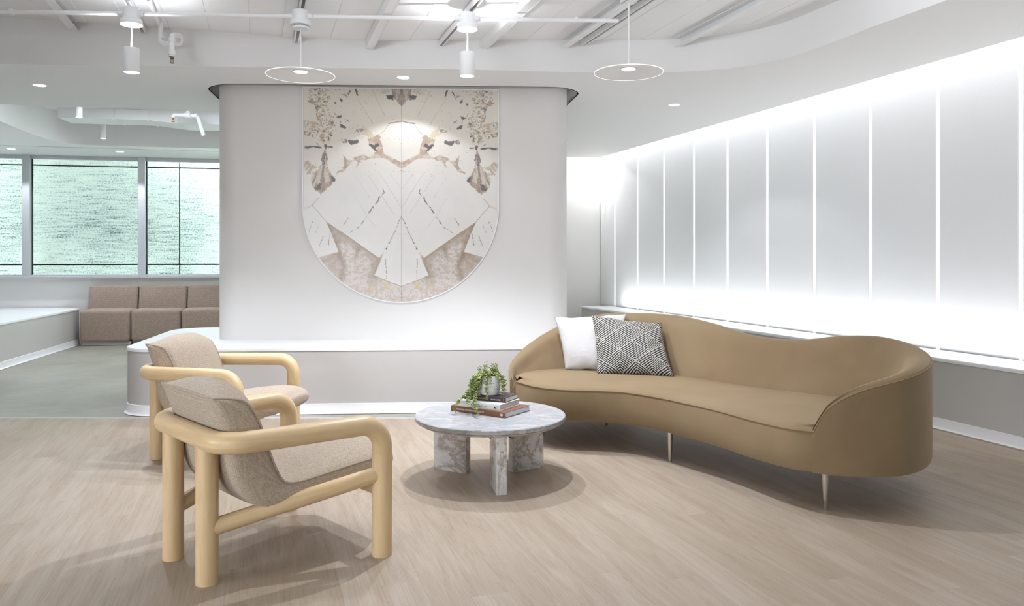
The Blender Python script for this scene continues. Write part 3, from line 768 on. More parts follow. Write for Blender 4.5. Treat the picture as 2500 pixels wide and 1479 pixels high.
wc = cushion('throw_pillow', 'plain white linen throw pillow leaning on the sofa back behind a patterned pillow', (.40, 5.78, .437), (.80, 5.70, .437), (.325, 5.925, .822), (.885, 5.93, .850), .075, M_LINEN, 3, 0)
# stitched seam down the white pillow
pc = cushion('throw_pillow', 'black and white chevron-woven throw pillow on the curved sofa', (.615, 5.585, .436), (1.150, 5.455, .436), (.600, 5.80, .848), (1.105, 5.71, .795), .078, M_CHEV, 5, 0)

# ------------------------------------------------------------------ coffee table
TX, TY, TZ, TRAD = -0.127, 4.515, 0.365, 0.440
tb = thing('coffee_table', 'round white marble coffee table on three brown-veined slab legs', 'table', (TX, TY, 0))
lathed('table_top', [(0, 0.336), (TRAD-0.012, 0.336), (TRAD-0.003, 0.3385), (TRAD, 0.344), (TRAD, TZ-0.004), (TRAD-0.004, TZ), (0, TZ)], M_MARBLE, tb, 96, (0, 0, 0), 30)
lathed('under_rim', [(0, 0.322), (TRAD-0.03, 0.322), (TRAD-0.006, 0.336), (0, 0.336)], M_EDGE, tb, 96, (0, 0, 0), 30)
for ang in (-79, 36, 153):
    a = math.radians(ang); Mx = Matrix.Rotation(a, 4, 'Z')
    o = box('leg', (0.15, -0.029, 0), (0.375, 0.029, 0.322), M_MARBLEB, tb, 0.004, 2); o.rotation_euler = (0, 0, a)
    for s in (-1, 1):
        lathed('bolt', [(0, 0.300), (0.006, 0.300), (0.006, 0.322), (0, 0.322)], M_GREYIN, tb, 10, (0.33*math.cos(a)-s*0.055*math.sin(a), 0.33*math.sin(a)+s*0.055*math.cos(a), 0))
# ------------------------------------------------------------------ books
def book(label, x, y, z, ang, L, Wd, h, cover, pages, titles, cb=0.003):
    """spine along +x at y=0, pages towards +y"""
    t = thing('book', label, 'book', (x, y, z), ang, 'books stacked on the coffee table')
    bm = bmesh.new()
    bbox(bm, (0, 0, 0), (L, Wd, cb), 0.0008, 1); bbox(bm, (0, 0, h-cb), (L, Wd, h), 0.0008, 1); bbox(bm, (0, -0.002, 0), (L, cb, h), 0.0015, 2)
    from_bm('cover', bm, cover, t, 30)
    box('pages', (0.004, cb, cb), (L-0.004, Wd-0.005, h-cb), pages, t)
    for nm, body, x0, z0, size, wid, mat, rot in titles:
        Mx = Matrix.Translation((x0, -0.0022, z0)) @ Matrix.Rotation(PI/2, 4, 'X') @ Matrix.Rotation(rot, 4, 'Z')
        text(nm, body, size, mat, t, Mx, wid)
    return t
b1 = book('large brown hardback with white spine lettering at the bottom of the stack', -0.366, 4.612, TZ, math.atan2(-0.224, 0.328), 0.397, 0.262, 0.033, M_BROWN, M_PAGES,
     [('title', 'ALEXANDER McQUEEN: SAVAGE BEAUTY', 0.042, 0.0115, 0.0145, 0.205, M_WINK, 0)])
em = lathed('emblem', [(0, 0), (0.0085, 0), (0.0085, 0.0004), (0, 0.0004)], M_WINK, b1, 28); em.location = (0.372, -0.0022, 0.0165); em.rotation_euler = (PI/2, 0, 0)
text('emblem_letter', 'Y', 0.0135, M_INK, em, Matrix.Translation((0.0045, -0.0035, 0.0005)) @ Matrix.Rotation(math.radians(60), 4, 'Z'))
z2 = TZ+0.033
b2 = book('white hardback with black spine lettering in the middle of the stack', -0.317, 4.580, z2, math.atan2(-0.150, 0.249), 0.291, 0.22, 0.036, M_WHITEC, M_PAGES,
     [('title', 'KINFOLK', 0.089, 0.011, 0.020, 0.082, M_INK, 0), ('subtitle', 'HOME', 0.178, 0.0135, 0.009, 0.022, M_GREYINK, 0), ('small_print', 'ARTISAN', 0.272, 0.010, 0.005, 0.016, M_GREYINK, PI/2)])
mk = mesh('logo', [(0, 0, 0), (0.012, 0, -0.0065), (0.012, 0, 0.0065), (0, 0.0004, 0), (0.012, 0.0004, -0.0065), (0.012, 0.0004, 0.0065)], [(0, 1, 2), (5, 4, 3), (0, 3, 4, 1), (1, 4, 5, 2), (2, 5, 3, 0)], M_INK, b2); mk.location = (0.248, -0.0026, 0.016)
z3 = z2+0.036
b3 = book('dark purple hardback with gold lettering on top of the stack', -0.2855, 4.612, z3, math.atan2(-0.124, 0.2485), 0.278, 0.165, 0.029, M_DARKC, M_PAGESW,
     [('title', 'WHY ARCHITECTURE MATTERS', 0.010, 0.0095, 0.0145, 0.152, M_GOLD, 0), ('author', 'BLAIR KAMIN', 0.182, 0.0095, 0.011, 0.062, M_WINK, 0), ('imprint', 'YALE', 0.268, 0.007, 0.007, 0.016, M_GOLD, PI/2)])
z4 = z3+0.029
# ------------------------------------------------------------------ potted trailing plant
pot = thing('potted_plant', 'trailing string-of-beads succulent in a speckled white pot on the book stack', 'plant', (-0.134, 4.610, z4))
lathed('pot', [(0, 0), (0.050, 0), (0.056, 0.004), (0.060, 0.02), (0.0615, 0.06), (0.0615, 0.113), (0.060, 0.1155), (0.057, 0.1155), (0.0555, 0.112), (0.0555, 0.09), (0, 0.09)], M_POT, pot, 48, (0, 0, 0), 40)
lathed('soil', [(0, 0.104), (0.03, 0.103), (0.0553, 0.098), (0.0553, 0.094), (0, 0.094)], M_SOIL, pot, 24)
ico = bmesh.new(); bmesh.ops.create_icosphere(ico, subdivisions=1, radius=1); IV = np.array([v.co[:] for v in ico.verts]); IF = [tuple(v.index for v in f.verts) for f in ico.faces]; ico.free()
rs = np.random.RandomState(11)
def strand(path, r0, step, spread=0.0085, name='stem', tip=0.6):
    C = resample(np.array(path), max(3, int(sum(np.linalg.norm(np.diff(np.array(path), axis=0), axis=1))/step)), 3)
    V = []; F = []; n = len(C)
    v, f, _ = tube_data(C, 0.0011, 5); V += [tuple(q) for q in v]; F += f
    a = rs.rand()*6
    for i, p in enumerate(C):
        for q in range(2):
            a += 2.4; d = np.array([math.cos(a), math.sin(a), 0.35*rs.randn()]); d /= np.linalg.norm(d)
            s = r0*(0.8+0.4*rs.rand())*(1 if i < n-4 else tip)
            u = np.array(d); w = np.cross(u, [0.3, 0.2, 1]); w /= np.linalg.norm(w); x = np.cross(u, w)
            Mx = np.column_stack([u*s*1.55, w*s*0.95, x*s*0.95]); c = p+d*spread*(0.7+0.5*rs.rand())
            b = len(V); V += [tuple(Mx@iv+c) for iv in IV]; F += [tuple(b+k for k in f_) for f_ in IF]
    o = mesh(name, V, F, M_LEAF, pot, 180)
    return o
PX, PY = -0.134, 4.610
def local(px, py, Y):
    """pixel at depth Y, in the pot's own frame"""
    return ((px-CX)/FPX*Y-PX, Y-PY, CAMH-(py-CY)/FPX*Y-z4)
def hang(rim_ang, *pts, r0=0.0056, rise=0.02):
    ca, sa = math.cos(rim_ang), math.sin(rim_ang)
    P = [(0.02*ca, 0.02*sa, 0.11), (0.045*ca, 0.045*sa, 0.122+rise*0.5), (0.066*ca, 0.066*sa, 0.118)]+list(pts)
    c = cat(P, 6); strand(c, r0, 0.0095)
# the long strands that reach over the books
hang(math.radians(195), local(1150, 935, 4.57), local(1142, 958, 4.57), local(1128, 970, 4.55), local(1116, 982, 4.52), local(1108, 992, 4.50), local(1112, 1006, 4.485))
hang(math.radians(205), local(1152, 945, 4.55), local(1140, 962, 4.54), local(1127, 972, 4.53), local(1114, 981, 4.50))
hang(math.radians(225), local(1160, 940, 4.54), local(1160, 962, 4.52), local(1159, 978, 4.47), local(1158, 990, 4.45), local(1163, 1003, 4.405), local(1170, 1014, 4.385))
hang(math.radians(215), local(1156, 940, 4.55), local(1150, 960, 4.53), local(1144, 975, 4.50), local(1143, 986, 4.47), local(1146, 993, 4.46))
hang(math.radians(262), local(1189, 930, 4.54), local(1187, 945, 4.535), local(1188, 958, 4.53), local(1190, 970, 4.505))
hang(math.radians(318), local(1226, 925, 4.58), local(1231, 940, 4.575), local(1228, 952, 4.57), local(1227, 962, 4.565))
hang(math.radians(335), local(1228, 922, 4.60), local(1232, 938, 4.60), local(1230, 950, 4.59), local(1236, 959, 4.585))
hang(math.radians(305), local(1222, 926, 4.56), local(1225, 945, 4.555), local(1224, 960, 4.55))
for k_ in range(16):                                   # the thick fall over the left of the pot
    a = math.radians(170+rs.rand()*60); L = 0.5+0.5*rs.rand(); x0 = 1148+rs.rand()*24
    hang(a, local(x0+8*(1-L), 922+8*rs.rand(), 4.56+0.05*rs.randn()*0.4), local(x0, 938+10*L, 4.56), local(x0-4+6*rs.randn()*0.5, 950+14*L, 4.555))
for k_ in range(26):                                   # the crown
    a = rs.rand()*2*PI; e = 0.02+0.05*rs.rand(); h = 0.150+0.045*rs.rand()*(1-e*6)
    P = cat([(0.6*e*math.cos(a), 0.6*e*math.sin(a), 0.10), (0.8*e*math.cos(a), 0.8*e*math.sin(a), 0.5*(0.1+h)), (e*math.cos(a), e*math.sin(a), h)], 6); strand(P, 0.0060, 0.009, 0.010)
for k_ in range(9):
    a = rs.rand()*2*PI; hang(a, (0.074*math.cos(a), 0.074*math.sin(a), 0.10), (0.075*math.cos(a), 0.075*math.sin(a), 0.07+0.02*rs.rand()))

# ------------------------------------------------------------------ banquette under the windows
e_ = (0.982, 0.187)
ML = 0.697
for i, lab in enumerate(('taupe upholstered banquette seat module butting against the white ledge bench', 'taupe upholstered banquette seat module, the middle one of three', 'taupe upholstered banquette seat module partly hidden by the white column')):
    x = -6.285+e_[0]*ML*i; y = 11.185+e_[1]*ML*i
    t = thing('banquette_module', lab, 'banquette', (x, y, 0), wa, 'taupe banquette modules under the windows')
    def pillow(nm, lo, hi, bev, M=None):
        bm = bmesh.new(); bbox(bm, lo, hi, bev, 5, M); return from_bm(nm, bm, M_BANQ, t, 50)
    pillow('seat', (0.006, -0.045, 0.05), (ML-0.006, 0.47, 0.522), 0.055)
    pillow('backrest', (0.008, 0, 0), (ML-0.008, 0.10, 0.40), 0.03, Matrix.Translation((0, 0.33, 0.468)) @ Matrix.Rotation(math.radians(-9), 4, 'X'))
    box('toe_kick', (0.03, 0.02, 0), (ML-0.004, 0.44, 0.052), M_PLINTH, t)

# ------------------------------------------------------------------ stone feature panel on the column
def fbm(x, y, sc, octv=5, seed=0):
    r = np.random.RandomState(seed); out = np.zeros_like(x); amp = 1.0; tot = 0
    for o in range(octv):
        g = r.rand(64, 64); u = x*sc*2**o; v = y*sc*2**o
        i = np.floor(u).astype(int); j = np.floor(v).astype(int); fu = u-i; fv = v-j; fu = fu*fu*(3-2*fu); fv = fv*fv*(3-2*fv)
        a = g[i % 64, j % 64]; b = g[(i+1) % 64, j % 64]; c = g[i % 64, (j+1) % 64]; d = g[(i+1) % 64, (j+1) % 64]
        out += amp*((a*(1-fu)+b*fu)*(1-fv)+(c*(1-fu)+d*fu)*fv); tot += amp; amp *= 0.55
    return out/tot
def inside(X, Y, P):
    r = np.zeros(X.shape, bool); n = len(P)
    for i in range(n):
        x1, y1 = P[i-1]; x2, y2 = P[i]
        if y1 == y2: continue
        c = ((y1 > Y) != (y2 > Y)) & (X < (x2-x1)*(Y-y1)/(y2-y1)+x1); r ^= c
    return r
def segdist(X, Y, P):
    d = np.full(X.shape, 1e9)
    for (x1, y1), (x2, y2) in zip(P, P[1:]):
        L = (x2-x1)**2+(y2-y1)**2+1e-9; t = np.clip(((X-x1)*(x2-x1)+(Y-y1)*(y2-y1))/L, 0, 1)
        d = np.minimum(d, np.hypot(X-x1-t*(x2-x1), Y-y1-t*(y2-y1)))
    return d
A_ = lambda L: [(x/5.478, y/5.478-3) for x, y in L]                 # upper slab detail
B_ = lambda L: [(x/5.69, y/5.69+267) for x, y in L]                 # lower slab detail
def stone_colour(X, Y):
    """natural colour of one slab half; X 0..239 from the rim to the seam, Y 0..523 downwards"""
    n1 = fbm(X, Y, 0.02, 5, 1); n2 = fbm(X, Y, 0.09, 5, 2); n3 = fbm(X, Y, 0.35, 4, 3); n4 = fbm(X, Y, 0.18, 5, 4)
    wx = X+(fbm(X, Y, 0.11, 4, 5)-0.5)*9; wy = Y+(fbm(X, Y, 0.11, 4, 6)-0.5)*9
    fx = X+(fbm(X, Y, 0.3, 3, 7)-0.5)*3; fy = Y+(fbm(X, Y, 0.3, 3, 8)-0.5)*3
    L = lambda c: np.array(lin(c))
    base = L((224, 217, 205))[None]*(1-np.clip((Y-130)/120, 0, 1))[:, None]+L((229, 226, 221))[None]*np.clip((Y-130)/120, 0, 1)[:, None]
    base = base*(0.94+0.10*n1[:, None])
    col = base.copy()
    def put(mask, c, a=1.0):
        a_ = (mask*a)[:, None] if not np.isscalar(a) else mask[:, None]*a
        col[:] = col*(1-a_)+np.atleast_2d(c)*a_
    # freckled brown field at the top corner
    fld = inside(wx, wy, A_([(80, 10), (380, 10), (365, 150), (330, 280), (400, 400), (415, 520), (370, 640), (335, 780), (255, 770), (200, 700), (-20, 640), (-20, 420), (190, 490), (150, 250), (55, 200)]))
    put(fld & (n2 > 0.47), L((200, 178, 152)), np.clip((n2-0.47)*6, 0, 0.8)); put(fld, L((158, 132, 106)), np.clip((n3-0.55)*7, 0, 0.6)); put(fld, L((92, 80, 72)), np.clip((n4-0.60)*9, 0, 0.7)); put(fld, L((234, 226, 212)), np.clip((0.42-n3)*7, 0, 0.7))
    put(inside(wx, wy, A_([(110, 130), (160, 210), (130, 225), (65, 195)])), L((172, 150, 126)), 0.8)
    for P in ([(150, 28), (180, 30), (160, 70)], [(195, 80), (215, 85), (195, 120)], [(420, 35), (450, 38), (430, 50)], [(470, 25), (492, 40), (480, 45)], [(320, 620), (390, 640), (385, 665), (340, 640)], [(325, 640), (345, 690), (330, 740)], [(270, 780), (300, 760), (320, 800), (290, 840)], [(165, 760), (185, 745), (210, 785)], [(430, 400), (470, 380), (510, 375), (495, 415), (450, 410)], [(390, 330), (440, 370), (432, 378)], [(480, 420), (500, 470), (490, 495)]):
        put(inside(fx, fy, A_(P)), L((88, 74, 66)), 0.85)
    # fan of streaks beside the rim
    ang = np.arctan2(X-55, Y-150); stk = fbm(ang*60, np.hypot(X-55, Y-150)*0.08, 0.5, 4, 9)
    fan = inside(wx, wy, A_([(290, 815), (312, 900), (325, 960), (310, 1060), (380, 1180), (430, 1240), (385, 1290), (240, 1440), (150, 1390), (115, 1320), (100, 1215), (185, 1090), (245, 1010), (245, 920), (270, 860)]))
    pal = np.where((stk > 0.56)[:, None], L((138, 126, 124)), np.where((stk > 0.46)[:, None], L((190, 168, 130)), L((206, 194, 182))))
    put(fan, pal, 0.9)
    put(fan & (Y < 188) & (stk > 0.42), L((122, 108, 112)), 0.75)
    och = inside(wx, wy, A_([(-10, 1020), (60, 990), (110, 1040), (190, 1060), (120, 1120), (140, 1170), (40, 1180), (30, 1130), (-10, 1110)])); put(och & (stk > 0.44), L((176, 150, 118)), 0.75)
    put(inside(wx, wy, A_([(150, 1390), (240, 1440), (385, 1290), (330, 1260), (260, 1330)])), L((168, 146, 128)), 0.75)
    for P in ([(372, 1185), (432, 1240), (412, 1268), (375, 1262)], [(200, 1290), (240, 1300), (222, 1372), (150, 1385)]): put(inside(fx, fy, A_(P)), L((92, 86, 92)), 0.85)
    # dark laths
    for P in ([(-10, 805), (60, 795), (130, 788), (242, 805), (235, 828), (130, 806), (60, 828), (-10, 824)], [(288, 790), (320, 800), (385, 795), (390, 818), (330, 812)], [(592, 705), (650, 715), (720, 703), (742, 730), (720, 752), (630, 772), (600, 745)], [(478, 490), (530, 510), (578, 550), (540, 553), (488, 535)], [(555, 430), (612, 455), (590, 462)], [(585, 95), (618, 36), (628, 50), (598, 102)], [(675, 20), (705, 20), (730, 118), (712, 115)], [(483, 138), (522, 180), (512, 212), (485, 182)], [(408, 210), (440, 193), (437, 222), (415, 230)], [(870, 770), (900, 750), (935, 780), (985, 745), (1010, 780), (960, 812), (982, 865), (920, 822)], [(1100, 108), (1150, 95), (1205, 100), (1195, 165), (1120, 150)]):
        put(inside(fx, fy, A_(P)), L((84, 80, 86)), 0.9)
    put(inside(fx, fy, A_([(510, 95), (560, 95), (600, 130), (570, 130)])), L((150, 142, 146)), 0.85)
    put(inside(wx, wy, A_([(485, 700), (520, 685), (590, 695), (582, 742), (530, 765), (505, 715)])) & (n3 > 0.42), L((118, 98, 88)), 0.8)
    put(inside(wx, wy, A_([(690, 590), (740, 550), (800, 540), (830, 560), (760, 600)])) & (n3 > 0.4), L((140, 122, 110)), 0.8)
    put(inside(wx, wy, A_([(775, 460), (820, 540), (900, 590), (940, 650), (880, 660), (760, 610), (830, 580)])), L((206, 186, 140)), 0.65)
    # pinkish brown band under the pale disc, drooping points
    band = inside(fx, fy, A_([(1330, 1100), (1200, 1030), (1110, 960), (1060, 945), (900, 952), (860, 962), (830, 980), (770, 975), (730, 1050), (695, 1080), (720, 990), (665, 985), (590, 1060), (545, 1125), (480, 1145), (430, 1170), (470, 1120), (510, 1105), (540, 1040), (530, 908), (580, 970), (650, 985), (660, 950), (720, 925), (800, 898), (850, 930), (880, 942), (930, 900), (972, 850), (880, 785), (870, 740), (860, 690), (960, 650), (1000, 618), (1032, 650), (1020, 700), (1050, 760), (1068, 880), (1120, 908), (1200, 950), (1330, 1010)]))
    put(band, L((198, 178, 158)), 0.95); put(band & (n2 > 0.52), L((166, 142, 122)), 0.55); put(band & (n2 < 0.42), L((214, 202, 192)), 0.7)
    put(inside(fx, fy, A_([(870, 770), (900, 750), (935, 780), (985, 745), (1010, 780), (960, 812), (982, 865), (920, 822)])), L((84, 80, 88)), 0.9)
    # fan hanging from the top of the seam
    top = inside(fx, fy, A_([(1170, 10), (1330, 10), (1330, 280), (1240, 172), (1215, 150), (1195, 168), (1185, 60)])); s2 = fbm(X*1.0, Y*0.15, 0.3, 4, 12)
    put(top, np.where((s2 > 0.5)[:, None], L((150, 136, 128)), L((196, 180, 162))), 0.9); put(inside(fx, fy, A_([(1100, 108), (1150, 95), (1205, 100), (1195, 165), (1120, 150)])), L((96, 92, 98)), 0.9)
    put(inside(wx, wy, A_([(960, 20), (1180, 15), (1180, 90), (1000, 70)])) & (n3 > 0.56), L((186, 166, 140)), 0.7)
    # lower mauve and brown field, the white shards left standing
    low = inside(X, Y, B_([(225, 828), (485, 757), (400, 540), (315, 338), (530, 478), (780, 655), (1045, 842), (1112, 758), (1060, 905), (980, 1087), (1200, 1180), (1400, 1258), (1400, 1500), (-20, 1500), (-20, 880)]))
    pal = L((214, 204, 198))[None]*(0.93+0.14*n1[:, None])
    put(low, pal); put(low & (n4 > 0.54), L((190, 174, 158)), 0.55); put(low & (n3 > 0.62), L((170, 152, 138)), 0.45)
    edge = segdist(X, Y, B_([(315, 338), (530, 478), (780, 655), (1045, 842), (980, 1087)])); put(low, L((158, 138, 112)), np.clip(1-edge/(9+26*n2), 0, 1)*0.8)
    e2 = segdist(X, Y, B_([(225, 828), (360, 790), (485, 757)])); put(low & (wx < 92), L((172, 152, 130)), np.clip(1.15-e2/60, 0, 0.8)*np.clip(n2*2-0.35, 0, 1))
    e3 = segdist(X, Y, B_([(315, 338), (400, 540), (485, 757), (560, 950), (520, 1130)])); put(low, L((146, 126, 100)), np.clip(1-e3/(6+14*n4), 0, 1)*0.7)
    e4 = segdist(wx, wy, B_([(760, 690), (740, 780), (715, 850)])); put(low, L((150, 134, 116)), np.clip(1-e4/7, 0, 1)*0.7)
    put(low & inside(wx, wy, B_([(1120, 1170), (1180, 1180), (1165, 1290), (1130, 1270)])), L((214, 196, 130)), 0.6)
    put(low & inside(wx, wy, B_([(930, 1230), (1000, 1200), (980, 1260), (850, 1340)])), L((206, 184, 130)), 0.5)
    # shard outlines, hairlines and beaded cracks
    for P, w_, c, a in ([A_([(700, 120), (930, 490)]), 0.5, (168, 160, 150), 0.7], [A_([(915, 30), (1080, 370)]), 0.5, (168, 160, 150), 0.7], [A_([(860, 1170), (1040, 1450), (1200, 1690)]), 0.5, (186, 180, 172), 0.7], [A_([(990, 1120), (1200, 1440), (1320, 1640)]), 0.5, (186, 180, 172), 0.7], [A_([(700, 1200), (880, 1479)]), 0.5, (196, 190, 184), 0.6], [A_([(1140, 1130), (1310, 1370)]), 0.5, (196, 190, 184), 0.6], [B_([(720, 0), (900, 290), (1010, 420)]), 0.5, (196, 190, 184), 0.6],
                        [A_([(1130, 500), (1080, 580), (1030, 620)]), 0.6, (140, 120, 110), 0.8], [A_([(1130, 480), (1180, 475), (1240, 462), (1330, 442)]), 1.4, (128, 108, 102), 0.8], [A_([(1270, 1140), (1330, 1100)]), 0.6, (120, 116, 120), 0.7], [B_([(15, 165), (120, 110), (215, 0)]), 0.6, (130, 116, 108), 0.7], [B_([(120, 110), (210, 215), (315, 338)]), 0.7, (150, 128, 110), 0.7], [B_([(1285, 505), (1400, 520)]), 0.5, (180, 172, 164), 0.6], [B_([(980, 1087), (1200, 1180), (1400, 1258)]), 0.7, (150, 128, 108), 0.8]):
        put((segdist(wx*0.3+X*0.7, wy*0.3+Y*0.7, P) < w_), L(c), a)
    for P, w_, th in ((B_([(1048, 0), (1030, 50), (960, 140), (910, 205)]), 1.5, 0.46), (B_([(910, 205), (830, 330), (755, 425), (690, 445), (640, 495)]), 0.8, 0.5), (B_([(1360, 262), (1310, 350), (1290, 420), (1220, 570), (1145, 715)]), 0.8, 0.48), (A_([(1060, 1360), (1075, 1410), (1010, 1479)]), 0.8, 0.45), (B_([(135, 320), (75, 470)]), 0.5, 0.4), (B_([(215, 390), (165, 490)]), 0.5, 0.4), (B_([(275, 540), (225, 670)]), 0.6, 0.42), (B_([(370, 500), (345, 660)]), 0.7, 0.42), (B_([(1140, 860), (1140, 1000), (1150, 1140)]), 0.6, 0.45), (B_([(620, 290), (550, 385)]), 0.7, 0.5)):
        put((segdist(fx, fy, P) < w_) & (n4 > th-0.06), L((96, 82, 78)), 0.85)
    put(inside(fx, fy, B_([(1140, 708), (1158, 705), (1156, 728), (1140, 735)])), L((60, 50, 48)), 0.9)
    spk = (fbm(X, Y, 0.5, 2, 21) > 0.86) & (Y < 220); put(spk, L((120, 100, 86)), 0.6)
    return col
WE = Vector((1, 0.0625, 0)).normalized(); WN = Vector((WE.y, -WE.x, 0))
feat = thing('stone_panel', 'tall shield-shaped bookmatched cream and brown stone panel set on the white column', 'wall panel', (-1.004, 7.0065-0.002, 0.879))
feat.rotation_euler = (0, 0, math.atan2(0.0625, 1))
HW = 0.878; HT = 1.932; RC = HW
def outline_z(x): return HW-math.sqrt(max(0, HW*HW-x*x))
def slab(name, sgn):
    nx, ny = 176, 380; V = []; C_ = []; F = []
    xs = np.linspace(0, 1, nx+1); ys = np.linspace(0, 1, ny+1)
    X0 = (1-np.cos(xs*PI/2))*0.35+xs*0.65
    for a in xs:
        x = HW*(1-a)-0.0015 if a < 1 else 0.0012      # from the rim (a=0) to the seam (a=1)
        x = max(x, 0.0012); zb = outline_z(x)
        for b in ys: V.append((sgn*x, -0.010, HT-(HT-zb)*b))
    V = np.array(V)
    U = (HW-np.abs(V[:, 0]))/HW*239; T = (HT-V[:, 2])/HT*523
    cols = stone_colour(U, T)
    for i in range(nx):
        for j in range(ny):
            a = i*(ny+1)+j; q = (a, a+1, a+ny+2, a+ny+1); F.append(q if sgn < 0 else q[::-1])
    # edge back to the wall
    n0 = len(V); bnd = [j for j in range(ny+1)]+[i*(ny+1)+ny for i in range(1, nx+1)]+[nx*(ny+1)+j for j in range(ny-1, -1, -1)]+[i*(ny+1) for i in range(nx-1, 0, -1)]
    VB = [(V[k][0], -0.001, V[k][2]) for k in bnd]
    m_ = len(bnd)
    for k in range(m_):
        q = (bnd[k], bnd[(k+1) % m_], n0+(k+1) % m_, n0+k); F.append(q if sgn > 0 else q[::-1])
    VV = [tuple(v) for v in V]+VB; CC = np.vstack([cols, cols[bnd]])
    o = mesh(name, VV, F, M_STONE, feat)
    at = o.data.color_attributes.new('Col', 'FLOAT_COLOR', 'POINT'); at.data.foreach_set('color', np.column_stack([CC, np.ones(len(CC))]).astype(np.float32).ravel())
    return o
slab('stone_slab', -1); slab('stone_slab', 1)
# slim white rim around the slabs
op = [(-HW, HT)]+[(-HW, HT-(HT-HW)*s) for s in (0.5, 1.0)]+[(-HW*math.cos(a), HW-HW*math.sin(a)) for a in np.linspace(0, PI, 65)[1:-1]]+[(HW, HW), (HW, HW+(HT-HW)*0.5), (HW, HT)]
P = np.array(op); V = []; F = []; n = len(P)
tt_ = np.roll(P, -1, 0)-np.roll(P, 1, 0); tt_ /= np.linalg.norm(tt_, axis=1)[:, None]; no = np.column_stack([-tt_[:, 1], tt_[:, 0]])
ctr = np.array([0, HW]); no *= np.sign(np.sum(no*(P-ctr), axis=1))[:, None]
for i in (0, n-1): no[i] = np.array([np.sign(P[i][0]), 1.0])
for d, y in ((0.0, -0.002), (0.0, -0.014), (0.010, -0.014), (0.010, -0.0005)):
    for p, q in zip(P, no): V.append((p[0]+q[0]*d, y, min(p[1]+q[1]*d, HT+0.010)))
for j in range(3):
    for i in range(n): F.append((j*n+i, j*n+(i+1) % n, (j+1)*n+(i+1) % n, (j+1)*n+i))
bm = bmesh.new(); vs = [bm.verts.new(v) for v in V]
for f in F: bm.faces.new([vs[k] for k in f])
from_bm('rim', bm, M_TRIM, feat, 30)

# ------------------------------------------------------------------ ceiling ribs, strut channels, conduit
def rib_at(xp, Y0, Y1, prof, name, label, cat_, mat, dz=0.0, parts=None, group=None):
    """profile (across, down) swept along the grid below the deck"""
    m_ = len(prof); V = []
    z = zdeck(xp)+dz
    for Y in (Y0, Y1):
        x, y = gpt(xp, Y)
        for a, d in prof: V.append((x+GP[0]*a, y+GP[1]*a, z-d))
    F = [(k, (k+1) % m_, m_+(k+1) % m_, m_+k) for k in range(m_)]+[tuple(range(m_)), tuple(reversed(range(m_, 2*m_)))]
    bm = bmesh.new(); vs = [bm.verts.new(v) for v in V]
    for f in F: bm.faces.new([vs[k] for k in f])
    return from_bm(name, bm, mat)
fY = lambda xp: float(np.interp(xp, [-3, 0.8, 2.4, 3.4, 4], [6.12, 6.24, 6.36, 6.39, 6.2]))-0.01
ZP = [(-0.03, 0), (0.03, 0), (0.03, 0.004), (-0.026, 0.004), (-0.026, 0.066), (0.034, 0.066), (0.034, 0.074), (0.030, 0.074), (0.030, 0.070), (-0.03, 0.070)]
for xp, lab, fl in ((-1.47, 'white ceiling purlin nearest the left end of the soffit recess', 1), (0.90, 'white ceiling purlin between the first disc pendant and the stone panel', 1), (1.85, 'white ceiling purlin just beyond the cylinder pendant by the stone panel', 1), (2.53, 'white ceiling purlin where the conduit run ends', -1), (3.47, 'white ceiling purlin next to the curved end of the soffit', -1)):
    pr = ZP if fl > 0 else [(-a, d) for a, d in ZP]
    o = rib_at(xp, 3.2, fY(xp), pr, 'ceiling_purlin', lab, 'purlin', M_METALW); tag(o, lab, 'purlin', 'ceiling purlins')
o = rib_at(-0.77, 3.2, 6.19, [(-0.012, 0), (0.012, 0), (0.012, 0.035), (0.0, 0.04), (-0.012, 0.035)], 'ceiling_rail', '', '', M_METALW); tag(o, 'narrow white ceiling rail running to the sprinkler elbow', 'rail')
o = rib_at(0.24, 3.2, 6.21, [(-0.04, 0), (0.04, 0), (0.04, 0.012), (-0.04, 0.012)], 'ceiling_strap', '', '', M_METALW); tag(o, 'flat white strap plate on the ceiling beside the first disc pendant', 'strap')
UP = [(-0.0205, 0), (0.0205, 0), (0.0205, 0.041), (0.011, 0.041), (0.011, 0.034), (0.0165, 0.034), (0.0165, 0.004), (-0.0165, 0.004), (-0.0165, 0.034), (-0.011, 0.034), (-0.011, 0.041), (-0.0205, 0.041)]
for xp, lab in ((-0.92, 'slotted white strut channel holding the cylinder pendant near the sprinkler'), (0.31, 'slotted white strut channel holding the first disc pendant'), (1.49, 'slotted white strut channel holding the cylinder pendant by the stone panel'), (2.69, 'slotted white strut channel above the second disc pendant')):
    z = zdeck(xp)
    t = thing('strut_channel', lab, 'channel', (0, 0, 0), 0, 'ceiling strut channels')
    o = rib_at(xp, 3.2, fY(xp)+0.0, UP, 'channel', '', '', M_METALW, -0.012); o.parent = t
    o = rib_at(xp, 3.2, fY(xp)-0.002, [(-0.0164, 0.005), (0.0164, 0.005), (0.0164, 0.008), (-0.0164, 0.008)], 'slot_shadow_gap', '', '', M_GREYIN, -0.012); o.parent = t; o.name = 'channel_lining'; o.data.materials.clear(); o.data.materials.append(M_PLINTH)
    o = rib_at(xp, 3.2, fY(xp)-0.1, [(-0.006, -0.012), (0.006, -0.012), (0.006, 0.001), (-0.006, 0.001)], 'hanger_bar', '', '', M_METALW, -0.012); o.parent = t
# dark slit in the deck beside the curved soffit
o = rib_at(4.13, 3.6, 5.82, [(-0.006, 0), (0.006, 0), (0.006, 0.003), (-0.006, 0.003)], 'deck_slit', '', '', M_GREYIN); o.parent = ceiling
CZ = 2.95
cY = lambda X: 5.23+0.2*((X+3.48)/4.21)
